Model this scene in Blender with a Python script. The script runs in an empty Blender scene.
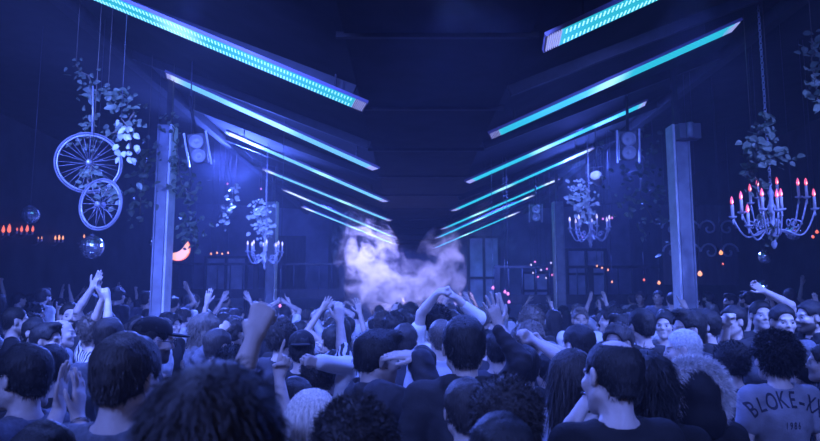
import bpy, bmesh, math, random, time
import numpy as np
from mathutils import Vector, Matrix, Euler
from mathutils.bvhtree import BVHTree

T0 = time.time()
C = bpy.context.scene
COL = C.collection
PI = math.pi
R = math.radians
# ------------------------------------------------------------------ camera
F = 660.0
CAMH = 1.90
PITCH = math.atan(80.5 / F)
cam_d = bpy.data.cameras.new('camera')
cam_d.sensor_width = 36
cam_d.lens = 36 * F / 820
cam_d.clip_start = 0.05
cam = bpy.data.objects.new('camera', cam_d)
COL.objects.link(cam)
cam.location = (0, 0, CAMH)
cam.rotation_euler = (PI / 2 + PITCH, 0, 0)
cam_d.dof.use_dof = True
cam_d.dof.focus_distance = 4.6
cam_d.dof.aperture_fstop = 3.2
C.camera = cam
# ------------------------------------------------------------------ world, exposure
C.view_settings.view_transform = 'Standard'
C.view_settings.look = 'None'
C.view_settings.gamma = 1
C.view_settings.exposure = 0.0
C.view_settings.use_curve_mapping = False
C.cycles.use_denoising = True
C.cycles.denoiser = 'OPENIMAGEDENOISE'
C.cycles.volume_step_rate = 2.0
C.cycles.volume_max_steps = 128
C.cycles.max_bounces = 4
C.cycles.diffuse_bounces = 2
C.cycles.glossy_bounces = 2
C.cycles.volume_bounces = 0
C.cycles.transparent_max_bounces = 6
world = bpy.data.worlds.new('club_air')
C.world = world
world.use_nodes = True
nt = world.node_tree
nt.nodes['Background'].inputs[0].default_value = (0, 0, 0, 1)
nt.nodes['Background'].inputs[1].default_value = 0
HAZE = 0.0052
vs = nt.nodes.new('ShaderNodeVolumeScatter')
vs.inputs['Color'].default_value = (0.85, 0.87, 1.0, 1)
vs.inputs['Density'].default_value = HAZE
vs.inputs['Anisotropy'].default_value = 0.25
nt.links.new(vs.outputs[0], nt.nodes['World Output'].inputs['Volume'])

BLUE = (0.08, 0.15, 1.0)
BLUE2 = (0.13, 0.215, 1.0)
VIOLET = (0.28, 0.22, 1.0)


def lamp(kind, loc, target, power, color, size=0.3, angle=60, blend=0.8, sy=None):
    d = bpy.data.lights.new('wash_fill_light', kind)
    d.energy = power
    d.color = color
    if kind == 'AREA':
        d.size = size
        if sy:
            d.shape = 'RECTANGLE'
            d.size_y = sy
    else:
        d.shadow_soft_size = size
    if kind == 'SPOT':
        d.spot_size = R(angle)
        d.spot_blend = blend
    o = bpy.data.objects.new('wash_fill_light', d)
    COL.objects.link(o)
    o.location = loc
    v = Vector(target) - Vector(loc)
    o.rotation_euler = v.to_track_quat('-Z', 'Y').to_euler()
    return o


# unseen lamps: an added grey fill, then blue washes under the roof
LAMPS = [
    # added area light behind the camera: grey fill for the shadows
    ('AREA', (0, -3.5, 4.0), (0, 3, 1.2), 17, (0.95, 0.88, 0.95), 3.0),
]
for a in LAMPS:
    lamp(*a)
SPOTS = [
    # over the crowd, a little beyond it: shine down and back, light crowns, shoulders and raised arms
    ((-1.9, 5.6, 4.6), (-1.5, 5.3, 1.5), 900, BLUE, .25, 100),
    ((2.5, 5.6, 4.7), (2.0, 5.3, 1.5), 900, BLUE, .25, 100),
    ((0.3, 4.1, 4.0), (0.3, 3.7, 1.5), 420, BLUE, .2, 105),
    ((-4.0, 13.5, 4.9), (-2.6, 10, 1.5), 2400, BLUE, .25, 95),
    ((4.4, 13.5, 4.9), (3.0, 10, 1.5), 1900, BLUE, .25, 95),
    # from the sides, in front of the heads, aimed at the dance floor
    ((-3.9, 2.6, 4.9), (-1.2, 8.0, 1.3), 2900, BLUE2, .2, 66),
    ((4.9, 2.6, 4.9), (2.2, 7.5, 1.3), 2600, BLUE2, .2, 66),
    ((2.8, -1.2, 4.3), (1.6, 3.2, 1.3), 800, BLUE2, .2, 60),
    ((-2.8, -1.0, 4.3), (-.9, 2.6, 1.4), 850, BLUE2, .2, 75),
    ((-1.7, 3.7, 4.1), (-.4, 1.7, 1.6), 230, BLUE2, .2, 60),  # added lamp that brightens the raised fist near the camera
    # on the far half of the crowd
    ((-2.4, 10.4, 4.75), (-2.2, 14, 1.5), 1300, BLUE2, .25, 85),
    ((2.8, 10.4, 4.75), (2.8, 14, 1.5), 1200, BLUE2, .25, 85),
    # on the hung loudspeakers
    ((-1.2, 5.2, 4.25), (-2.8, 8.6, 3.9), 150, BLUE2, .15, 30),
    ((1.6, 5.2, 4.3), (3.1, 9.3, 4.0), 150, BLUE2, .15, 30),
    # through the haze under the roof
    ((-1.7, 1.8, 4.3), (-3.2, 11, 4.0), 3400, BLUE, .3, 58),
    ((2.1, 1.8, 4.3), (3.8, 11, 4.0), 800, BLUE, .3, 50),
    ((-3.9, 15.0, 5.0), (-3.2, 9, 2.9), 3600, BLUE, .25, 95),
    ((4.0, 15.5, 5.0), (3.0, 9, 2.8), 1700, BLUE, .25, 85),
    # added to brighten the inner faces of the posts
    ((-.2, 4.6, 4.0), (-3.4, 9.1, 2.6), 260, BLUE2, .2, 40),
    ((.7, 4.6, 4.0), (3.68, 9.1, 2.6), 260, BLUE2, .2, 40),
    # on the smoke over the stage
    ((-1.3, 14.2, 4.2), (-.6, 15.8, 2.4), 2500, (0.38, 0.37, 1.0), .15, 62),
    ((1.7, 14.2, 4.2), (.8, 15.8, 2.3), 2300, (0.39, 0.37, 1.0), .15, 62),
    # on the back wall
    ((-2.6, 19.0, 4.6), (-3.0, 25, 2.2), 1100, BLUE, .3, 120),
    ((2.6, 19.0, 4.6), (3.0, 25, 2.2), 1000, BLUE, .3, 120),
]
for l, t, p, c, s, an in SPOTS:
    lamp('SPOT', l, t, p, c, s, an)


def pix(px, py, depth):
    """world point seen at pixel (px, py) at distance `depth` along +Y"""
    u = (px - 410) / F
    v = (220.5 - py) / F
    cp, sp = math.cos(PITCH), math.sin(PITCH)
    x, y, z = u, cp - v * sp, sp + v * cp
    k = depth / y
    return Vector((x * k, depth, CAMH + z * k))


# ------------------------------------------------------------------ materials
MATS = {}


def mat(name, color, rough=0.6, metal=0.0, noise=0.0, nscale=20, bump=0.0, bscale=60, stretch=None, tint=False,
        emit=None, estr=1.0, spec=0.5, sheen=0.0):
    if name in MATS:
        return MATS[name]
    m = bpy.data.materials.new(name)
    m.use_nodes = True
    n = m.node_tree
    b = n.nodes['Principled BSDF']
    b.inputs['Base Color'].default_value = (*color, 1)
    b.inputs['Roughness'].default_value = rough
    b.inputs['Metallic'].default_value = metal
    b.inputs['Specular IOR Level'].default_value = spec
    if sheen:
        b.inputs['Sheen Weight'].default_value = sheen
    tc = n.nodes.new('ShaderNodeTexCoord')
    mp = n.nodes.new('ShaderNodeMapping')
    n.links.new(tc.outputs['Object'], mp.inputs['Vector'])
    if stretch:
        mp.inputs['Scale'].default_value = stretch
    last = None
    if noise:
        t = n.nodes.new('ShaderNodeTexNoise')
        t.inputs['Scale'].default_value = nscale
        t.inputs['Detail'].default_value = 4
        n.links.new(mp.outputs[0], t.inputs['Vector'])
        mr = n.nodes.new('ShaderNodeMapRange')
        mr.inputs['From Min'].default_value = .25
        mr.inputs['From Max'].default_value = .75
        mr.inputs['To Min'].default_value = 1 - noise
        mr.inputs['To Max'].default_value = 1 + noise
        n.links.new(t.outputs['Fac'], mr.inputs['Value'])
        mx = n.nodes.new('ShaderNodeVectorMath')
        mx.operation = 'SCALE'
        mx.inputs[0].default_value = color
        n.links.new(mr.outputs[0], mx.inputs['Scale'])
        last = mx.outputs[0]
    if tint:
        at = n.nodes.new('ShaderNodeAttribute')
        at.attribute_name = 'tint'
        mx = n.nodes.new('ShaderNodeVectorMath')
        mx.operation = 'SCALE'
        if last:
            n.links.new(last, mx.inputs[0])
        else:
            mx.inputs[0].default_value = color
        n.links.new(at.outputs['Fac'], mx.inputs['Scale'])
        last = mx.outputs[0]
    if last:
        n.links.new(last, b.inputs['Base Color'])
    if bump:
        t = n.nodes.new('ShaderNodeTexNoise')
        t.inputs['Scale'].default_value = bscale
        t.inputs['Detail'].default_value = 3
        n.links.new(mp.outputs[0], t.inputs['Vector'])
        bp = n.nodes.new('ShaderNodeBump')
        bp.inputs['Strength'].default_value = bump
        bp.inputs['Distance'].default_value = 0.01
        n.links.new(t.outputs['Fac'], bp.inputs['Height'])
        n.links.new(bp.outputs[0], b.inputs['Normal'])
    if emit:
        b.inputs['Emission Color'].default_value = (*emit, 1)
        b.inputs['Emission Strength'].default_value = estr
    MATS[name] = m
    return m


SKIN = [mat('skin_fair', (.62, .52, .47), .5, tint=True, bump=.15, bscale=90, noise=.08, nscale=30),
        mat('skin_medium', (.50, .41, .36), .5, tint=True, bump=.15, bscale=90, noise=.08, nscale=30),
        mat('skin_tan', (.38, .30, .26), .48, tint=True, bump=.15, bscale=90, noise=.08, nscale=30)]
HAIRM = {'black': mat('hair_black', (.018, .018, .021), .6, bump=.5, bscale=50, stretch=(3, 3, .5)),
         'brown': mat('hair_brown', (.045, .040, .040), .6, noise=.4, nscale=50, bump=.5, bscale=50, stretch=(3, 3, .5)),
         'light': mat('hair_light_brown', (.13, .115, .105), .5, noise=.4, nscale=50, bump=.4, bscale=50, stretch=(3, 3, .5)),
         'blonde': mat('hair_blonde', (.78, .72, .66), .5, noise=.45, nscale=45, bump=.6, bscale=50, stretch=(4, 4, .35)),
         'grey': mat('hair_grey', (.68, .68, .70), .6, noise=.35, nscale=60, bump=.4, bscale=70)}
CLOTH = {'black': mat('cloth_black', (.014, .014, .017), .85, noise=.2, bump=.2, bscale=90),
         'charcoal': mat('cloth_charcoal', (.032, .032, .038), .85, noise=.2, bump=.2, bscale=90),
         'navy': mat('cloth_navy', (.050, .052, .068), .85, noise=.2, bump=.2, bscale=90),
         'denim': mat('cloth_denim', (.13, .14, .18), .85, noise=.3, nscale=60, bump=.2, bscale=90),
         'grey': mat('cloth_grey', (.27, .27, .31), .85, noise=.15, bump=.2, bscale=90),
         'pale': mat('cloth_pale', (.52, .52, .58), .85, noise=.1, bump=.2, bscale=90),
         'white': mat('cloth_white', (.80, .80, .82), .85, noise=.06, bump=.2, bscale=90)}
STRIPE = mat('cloth_striped', (.75, .75, .78), .85)
_n = STRIPE.node_tree
_w = _n.nodes.new('ShaderNodeTexWave')
_w.inputs['Scale'].default_value = 9
_w.inputs['Distortion'].default_value = 9
_r = _n.nodes.new('ShaderNodeValToRGB')
_r.color_ramp.elements[0].color = (.05, .05, .07, 1)
_r.color_ramp.elements[1].color = (.85, .85, .88, 1)
_r.color_ramp.elements[0].position = .4
_r.color_ramp.elements[1].position = .55
_t = _n.nodes.new('ShaderNodeTexCoord')
_n.links.new(_t.outputs['Object'], _w.inputs['Vector'])
_n.links.new(_w.outputs['Fac'], _r.inputs[0])
_n.links.new(_r.outputs[0], _n.nodes['Principled BSDF'].inputs['Base Color'])
CLOTH['striped'] = STRIPE
M_EYE = mat('eye_white', (.42, .42, .42), .2)
M_PUPIL = mat('eye_pupil', (.02, .02, .02), .15)
M_METAL = mat('metal_silver', (.6, .6, .65), .25, 1.0)
M_PLASTIC = mat('plastic_black', (.03, .03, .035), .4)
M_SHOE = mat('shoe_leather', (.03, .03, .03), .5)
M_FUR = mat('fur_trim', (.80, .77, .75), .8, noise=.4, nscale=40)
M_INK = mat('shirt_print_dark', (.035, .035, .06), .8)


# ------------------------------------------------------------------ mesh helpers
def link(name, me, m, parent=None, smooth=True):
    if isinstance(me, bmesh.types.BMesh):
        bm = me
        me = bpy.data.meshes.new(name)
        bm.to_mesh(me)
        bm.free()
    if smooth:
        me.polygons.foreach_set('use_smooth', np.ones(len(me.polygons), bool))
    if m and not me.materials:
        me.materials.append(m)
    o = bpy.data.objects.new(name, me)
    COL.objects.link(o)
    if parent:
        o.parent = parent
    return o


def tag(o, label=None, cat=None, group=None, kind=None):
    if label: o['label'] = label
    if cat: o['category'] = cat
    if group: o['group'] = group
    if kind: o['kind'] = kind
    return o


def empty(name, loc, rotz=0, label=None, cat=None, group=None):
    o = bpy.data.objects.new(name, None)
    COL.objects.link(o)
    o.location = loc
    o.rotation_euler = (0, 0, rotz)
    o.empty_display_size = .1
    return tag(o, label, cat, group)


def box(bm, c, s, rot=None):
    m = Matrix.Translation(c) @ (rot.to_4x4() if rot else Matrix()) @ Matrix.Diagonal((s[0], s[1], s[2], 1))
    return bmesh.ops.create_cube(bm, size=1, matrix=m)['verts']


def frame_from(d, up=Vector((0, 0, 1))):
    d = Vector(d).normalized()
    if abs(d.dot(up)) > .98:
        up = Vector((0, 1, 0))
    x = up.cross(d).normalized()
    y = d.cross(x)
    return Matrix((x, y, d)).transposed()


def tube(bm, pts, rad, n=8, cap=True):
    pts = [Vector(p) for p in pts]
    if not hasattr(rad, '__len__'):
        rad = [rad] * len(pts)
    rings = []
    for i, p in enumerate(pts):
        a = pts[max(0, i - 1)]
        b = pts[min(len(pts) - 1, i + 1)]
        fr = frame_from(b - a)
        rings.append([bm.verts.new(p + fr @ Vector((math.cos(2 * PI * k / n) * rad[i], math.sin(2 * PI * k / n) * rad[i], 0)))
                      for k in range(n)])
    for i in range(len(rings) - 1):
        for k in range(n):
            bm.faces.new((rings[i][k], rings[i][(k + 1) % n], rings[i + 1][(k + 1) % n], rings[i + 1][k]))
    if cap:
        bm.faces.new(list(reversed(rings[0])))
        bm.faces.new(rings[-1])


def torus(bm, c, r, t, rot=None, n=40, k=8):
    pts = []
    rot = rot or Matrix.Identity(3)
    rings = []
    for i in range(n):
        a = 2 * PI * i / n
        ring = []
        for j in range(k):
            b = 2 * PI * j / k
            rr = r + t * math.cos(b)
            ring.append(bm.verts.new(Vector(c) + rot @ Vector((rr * math.cos(a), t * math.sin(b), rr * math.sin(a)))))
        rings.append(ring)
    for i in range(n):
        for j in range(k):
            bm.faces.new((rings[i][j], rings[(i + 1) % n][j], rings[(i + 1) % n][(j + 1) % k], rings[i][(j + 1) % k]))


def lathe(bm, prof, c=(0, 0, 0), n=16, rot=None):
    rot = rot or Matrix.Identity(3)
    rings = []
    for r_, z in prof:
        rings.append([bm.verts.new(Vector(c) + rot @ Vector((r_ * math.cos(2 * PI * k / n), r_ * math.sin(2 * PI * k / n), z))) for k in range(n)])
    for i in range(len(rings) - 1):
        for k in range(n):
            bm.faces.new((rings[i][k], rings[i][(k + 1) % n], rings[i + 1][(k + 1) % n], rings[i + 1][k]))
    bm.faces.new(list(reversed(rings[0])))
    bm.faces.new(rings[-1])


def bevel_all(bm, w, seg=1):
    bmesh.ops.bevel(bm, geom=bm.edges[:], offset=w, segments=seg, affect='EDGES')


# ------------------------------------------------------------------ distance field bodies
class Field:
    """smooth union of round cones and ellipsoids, meshed by surface nets"""
    def __init__(self):
        self.pr = []

    def cone(self, a, b, ra, rb, k=.02, op=1):
        self.pr.append(('c', np.array(a, np.float32), np.array(b, np.float32), ra, rb, k, op))
        return self

    def ball(self, c, r, k=.02, op=1):
        return self.cone(c, c, r, r, k, op)

    def ell(self, c, r, k=.02, M=None, op=1):
        self.pr.append(('e', np.array(c, np.float32), np.array(r, np.float32),
                        np.array(M if M is not None else np.eye(3), np.float32), None, k, op))
        return self

    def mesh(self, vox, post=None, pad=.02):
        lo = np.full(3, 1e9)
        hi = -lo
        for p in self.pr:
            if p[6] < 0:
                continue
            if p[0] == 'c':
                r_ = max(p[3], p[4])
                lo = np.minimum(lo, np.minimum(p[1], p[2]) - r_)
                hi = np.maximum(hi, np.maximum(p[1], p[2]) + r_)
            else:
                r_ = float(p[2].max())
                lo = np.minimum(lo, p[1] - r_)
                hi = np.maximum(hi, p[1] + r_)
        lo -= pad
        hi += pad
        n = np.ceil((hi - lo) / vox).astype(int) + 1
        ax = [(lo[i] + np.arange(n[i]) * vox).astype(np.float32) for i in range(3)]
        f = np.full(n, .08, np.float32)
        mg = .045
        for p in self.pr:
            if p[0] == 'c':
                r_ = max(p[3], p[4]) + mg
                l = np.minimum(p[1], p[2]) - r_
                h = np.maximum(p[1], p[2]) + r_
            else:
                r_ = float(p[2].max()) + mg
                l = p[1] - r_
                h = p[1] + r_
            i0 = np.clip(np.floor((l - lo) / vox).astype(int), 0, n)
            i1 = np.clip(np.ceil((h - lo) / vox).astype(int) + 1, 0, n)
            if (i1 <= i0).any():
                continue
            sl = tuple(slice(i0[i], i1[i]) for i in range(3))
            X = ax[0][sl[0]][:, None, None]
            Y = ax[1][sl[1]][None, :, None]
            Z = ax[2][sl[2]][None, None, :]
            if p[0] == 'c':
                a, b = p[1], p[2]
                ab = b - a
                L2 = float(ab @ ab)
                dx, dy, dz = X - a[0], Y - a[1], Z - a[2]
                if L2 > 1e-9:
                    t = np.clip((dx * ab[0] + dy * ab[1] + dz * ab[2]) / L2, 0, 1)
                    d = np.sqrt((dx - t * ab[0]) ** 2 + (dy - t * ab[1]) ** 2 + (dz - t * ab[2]) ** 2) - (p[3] + (p[4] - p[3]) * t)
                else:
                    d = np.sqrt(dx * dx + dy * dy + dz * dz) - p[3]
            else:
                c, r3, M = p[1], p[2], p[3]
                dx, dy, dz = X - c[0], Y - c[1], Z - c[2]
                q = [(M[0, i] * dx + M[1, i] * dy + M[2, i] * dz) for i in range(3)]
                k0 = np.sqrt((q[0] / r3[0]) ** 2 + (q[1] / r3[1]) ** 2 + (q[2] / r3[2]) ** 2)
                k1 = np.sqrt((q[0] / r3[0] ** 2) ** 2 + (q[1] / r3[1] ** 2) ** 2 + (q[2] / r3[2] ** 2) ** 2) + 1e-6
                d = k0 * (k0 - 1) / k1
            k = p[5]
            cur = f[sl]
            if p[6] > 0:
                h = np.clip(.5 + .5 * (cur - d) / k, 0, 1)
                f[sl] = cur + (d - cur) * h - k * h * (1 - h)
            else:
                h = np.clip(.5 - .5 * (cur + d) / k, 0, 1)
                f[sl] = cur + (-d - cur) * h + k * h * (1 - h)
        if post:
            f = post(f, ax[0][:, None, None], ax[1][None, :, None], ax[2][None, None, :])
        f[0] = f[-1] = .05
        f[:, 0] = f[:, -1] = .05
        f[:, :, 0] = f[:, :, -1] = .05
        return nets(f.astype(np.float32), lo, vox)


def nets(f, lo, vox):
    s = f < 0
    c8 = [s[i:s.shape[0] - 1 + i, j:s.shape[1] - 1 + j, k:s.shape[2] - 1 + k] for i in (0, 1) for j in (0, 1) for k in (0, 1)]
    cnt = sum(c.astype(np.int8) for c in c8)
    act = (cnt > 0) & (cnt < 8)
    I = np.argwhere(act)
    if len(I) == 0:
        return np.zeros((0, 3)), np.zeros((0, 4), int)
    vid = np.full(act.shape, -1, np.int32)
    vid[tuple(I.T)] = np.arange(len(I))
    offs = np.array([(i, j, k) for i in (0, 1) for j in (0, 1) for k in (0, 1)])
    V = np.stack([f[I[:, 0] + o[0], I[:, 1] + o[1], I[:, 2] + o[2]] for o in offs], 1)
    acc = np.zeros((len(I), 3))
    num = np.zeros(len(I))
    for a in range(8):
        for b in range(a + 1, 8):
            if np.abs(offs[a] - offs[b]).sum() != 1:
                continue
            fa, fb = V[:, a], V[:, b]
            m = (fa < 0) != (fb < 0)
            t = np.where(m, fa / np.where(m, fa - fb, 1), 0)
            acc += np.where(m[:, None], offs[a] + t[:, None] * (offs[b] - offs[a]), 0)
            num += m
    P = lo + (I + acc / num[:, None]) * vox
    quads = []
    for d in range(3):
        u, v = (d + 1) % 3, (d + 2) % 3
        sa = [slice(None)] * 3
        sb = [slice(None)] * 3
        sa[d] = slice(0, -1)
        sb[d] = slice(1, None)
        A, B = s[tuple(sa)], s[tuple(sb)]
        E = np.argwhere(A != B)
        E = E[(E[:, u] > 0) & (E[:, v] > 0) & (E[:, u] < f.shape[u] - 1) & (E[:, v] < f.shape[v] - 1)]
        ins = A[tuple(E.T)]
        eu = np.zeros(3, int); eu[u] = 1
        ev = np.zeros(3, int); ev[v] = 1
        q = [vid[tuple((E - a).T)] for a in (eu * 0, eu, eu + ev, ev)]
        Q = np.stack(q, 1)
        Q[~ins] = Q[~ins][:, ::-1]
        quads.append(Q)
    Q = np.concatenate(quads)
    return P, Q[(Q >= 0).all(1)]


def np_mesh(name, P, Q):
    me = bpy.data.meshes.new(name)
    nv, nq = len(P), len(Q)
    me.vertices.add(nv)
    me.vertices.foreach_set('co', np.asarray(P, np.float32).ravel())
    w = Q.shape[1]
    me.loops.add(nq * w)
    me.polygons.add(nq)
    me.loops.foreach_set('vertex_index', np.asarray(Q, np.int32).ravel())
    me.polygons.foreach_set('loop_start', np.arange(0, nq * w, w, dtype=np.int32))
    me.polygons.foreach_set('use_smooth', np.ones(nq, bool))
    me.update(calc_edges=True)
    return me


def mix_mesh(name, P, Q, P2, T2):
    """quads plus triangles in one mesh"""
    me = bpy.data.meshes.new(name)
    P = np.concatenate([P, P2])
    nq, nt_ = len(Q), len(T2)
    me.vertices.add(len(P))
    me.vertices.foreach_set('co', np.asarray(P, np.float32).ravel())
    me.loops.add(nq * 4 + nt_ * 3)
    me.polygons.add(nq + nt_)
    me.loops.foreach_set('vertex_index', np.concatenate([Q.ravel(), (T2 + (len(P) - len(P2))).ravel()]).astype(np.int32))
    me.polygons.foreach_set('loop_start', np.concatenate([np.arange(nq) * 4, nq * 4 + np.arange(nt_) * 3]).astype(np.int32))
    me.polygons.foreach_set('use_smooth', np.ones(nq + nt_, bool))
    me.update(calc_edges=True)
    return me


def wob(X, Y, Z, s, seed=0):
    a = seed * 1.7
    return (np.sin(X * s + 1.3 * np.sin(Y * s * .7 + a) + a) + np.sin(Y * s * 1.1 + 1.5 * np.sin(Z * s * .8 + a * 2)) +
            np.sin(Z * s * .9 + 1.2 * np.sin(X * s * 1.2 + a * 3)) ) / 3


def strands(P, Q, num, length, width, flow, rng, up=.5):
    """thin tapered tufts growing from a surface; flow = (dir vector, amount)"""
    a, b, c = P[Q[:, 0]], P[Q[:, 1]], P[Q[:, 2]]
    nrm = np.cross(b - a, c - a)
    nrm /= np.linalg.norm(nrm, axis=1)[:, None] + 1e-9
    i = rng.integers(0, len(Q), num)
    p = (P[Q[i, 0]] + P[Q[i, 2]]) / 2 + rng.normal(0, .003, (num, 3))
    d = nrm[i] * up + np.array(flow) + rng.normal(0, .25, (num, 3))
    d /= np.linalg.norm(d, axis=1)[:, None]
    L = length * rng.uniform(.5, 1.3, num)[:, None]
    side = np.cross(d, nrm[i] + rng.normal(0, .3, (num, 3)))
    side /= np.linalg.norm(side, axis=1)[:, None] + 1e-9
    base = p - nrm[i] * .004
    mid = base + d * L * .55
    tip = base + d * L + np.array([0, 0, -.25]) * L
    V = np.stack([base - side * width, base + side * width, mid + side * width * .8, mid - side * width * .8, tip], 1).reshape(-1, 3)
    k = np.arange(num)[:, None] * 5
    T = np.concatenate([k + [0, 1, 2], k + [0, 2, 3], k + [3, 2, 4]])
    return V, T


HK = 1.07                                # head size


def head_prims(f, H, hm, grow=0.0, face=True, female=False):
    """H: head centre, hm: 3x3 numpy rotation"""
    def w(p):
        return np.array(H) + hm @ np.array(p, float) * HK
    g = grow
    f0 = f

    class SC:
        def cone(s_, a, b, ra, rb, k=.02, op=1):
            f0.cone(a, b, ra * HK, rb * HK, k, op)

        def ball(s_, c, r, k=.02, op=1):
            f0.cone(c, c, r * HK, r * HK, k, op)

        def ell(s_, c, r, k=.02, M=None, op=1):
            f0.ell(c, tuple(q * HK for q in r), k, M, op)
    f = SC()
    f.ell(w((0, -.018, .032)), (.076 + g, .096 + g, .089 + g), .02, hm)
    f.ell(w((0, .022, -.028)), (.063 + g, .070 + g, .088 + g), .02, hm)
    jw = .044 if female else .050
    f.cone(w((-jw, .0, -.055)), w((-.008, .070, -.090)), .022, .022, .02)
    f.cone(w((jw, .0, -.055)), w((.008, .070, -.090)), .022, .022, .02)
    if face:
        f.cone(w((-.034, .078, .024)), w((.034, .078, .024)), .012, .012, .012)
        f.ball(w((-.033, .099, .004)), .013, .012, -1)
        f.ball(w((.033, .099, .004)), .013, .012, -1)
        f.cone(w((0, .088, .012)), w((0, .104, -.020)), .0075, .0105, .010)
        f.cone(w((-.010, .094, -.024)), w((.010, .094, -.024)), .0075, .0075, .006)
        f.cone(w((-.018, .086, -.051)), w((.018, .086, -.051)), .0075, .0075, .006)
        f.cone(w((-.015, .085, -.062)), w((.015, .085, -.062)), .0085, .0085, .006)
        f.ball(w((-.042, .062, -.02)), .022, .02)
        f.ball(w((.042, .062, -.02)), .022, .02)
        for s in (-1, 1):
            ca, sa = math.cos(.35 * s), math.sin(.35 * s)
            em = hm @ np.array([[ca, -sa, 0], [sa, ca, 0], [0, 0, 1]])
            f.ell(w((s * .080, -.004, -.002)), (.009, .019, .033), .008, em)
            f.ball(w((s * .091, .004, .004)), .008, .008, -1)


def hand_prims(f, wr, d, n, pose, side, s=1.0, g=0.0):
    """wr wrist, d finger direction, n palm normal, side: +1 thumb on n x d"""
    d = d.normalized()
    n = (n - d * n.dot(d))
    n = n.normalized() if n.length > .01 else frame_from(d).col[0].copy()
    t = n.cross(d).normalized() * side      # thumb side
    curl = {'open': (.10, .12, .08), 'relax': (.45, .55, .35), 'fist': (1.5, 1.7, 1.0), 'spread': (.12, .08, .05),
            'grip': (1.1, 1.2, .6), 'point': (1.5, 1.7, 1.0), 'horns': (1.5, 1.7, 1.0)}[pose]
    tips = []
    W = [(.027, .094, .040, .024, .018, .0088), (.009, .098, .045, .028, .019, .0092), (-.010, .093, .041, .026, .018, .0087),
         (-.028, .083, .032, .020, .016, .0078)]
    for i, (off, kz, l1, l2, l3, r_) in enumerate(W):
        kn = wr + t * off * s + d * kz * s
        base = wr + t * off * .55 * s + d * .015 * s
        f.cone(base, kn, .0135 * s + g, .0118 * s + g, .014)
        a = 0
        cv = curl
        if (pose == 'point' and i == 0) or (pose == 'horns' and i in (0, 3)):
            cv = (.05, .08, .05)
        spread = {'spread': .26, 'open': .10, 'relax': .06}.get(pose, 0) * (1.5 - i) / 1.5
        dd = (d + t * spread).normalized()
        p = kn
        ax = t.cross(dd)
        for l, c in zip((l1, l2, l3), cv):
            a += c
            q = p + (dd * math.cos(a) + n * math.sin(a)) * l * s
            f.cone(p, q, r_ * s + g, r_ * .93 * s + g, .003)
            p = q
    # thumb: leaves the side of the palm near its base
    tb = wr + t * .022 * s + d * .022 * s
    f.cone(wr + t * .010 * s + d * .01 * s, tb, .014 * s + g, .014 * s + g, .012)
    if pose in ('fist', 'grip', 'point', 'horns'):
        p1 = tb + (d * .65 + t * .55 + n * .45).normalized() * .038 * s
        p2 = p1 + (n * .75 + d * .45 - t * .5).normalized() * .032 * s
        p3 = p2 + (-t * .9 + n * .25 + d * .1).normalized() * .024 * s
    else:
        sp = .95 if pose == 'spread' else .6
        p1 = tb + (d * .8 + t * sp + n * .15).normalized() * .042 * s
        p2 = p1 + (d * .95 + t * sp * .7 + n * .2).normalized() * .032 * s
        p3 = p2 + (d * 1 + t * sp * .3 + n * .2).normalized() * .024 * s
    f.cone(tb, p1, .0135 * s + g, .011 * s + g, .008)
    f.cone(p1, p2, .0105 * s + g, .0098 * s + g, .003)
    f.cone(p2, p3, .0098 * s + g, .0088 * s + g, .003)


def ik(S, Tg, l1, l2, pole):
    v = Tg - S
    L = v.length
    mx = (l1 + l2) * .985
    if L > mx:
        v = v * (mx / L)
        L = mx
    L = max(L, .09)
    d = v.normalized()
    a = (l1 * l1 - l2 * l2 + L * L) / (2 * L)
    h = math.sqrt(max(l1 * l1 - a * a, 0))
    p = Vector(pole)
    p = p - d * p.dot(d)
    p = p.normalized() if p.length > 1e-3 else Vector((0, 0, -1))
    return S + d * a + p * h, S + d * L


DOWN = dict(down=True)


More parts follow.
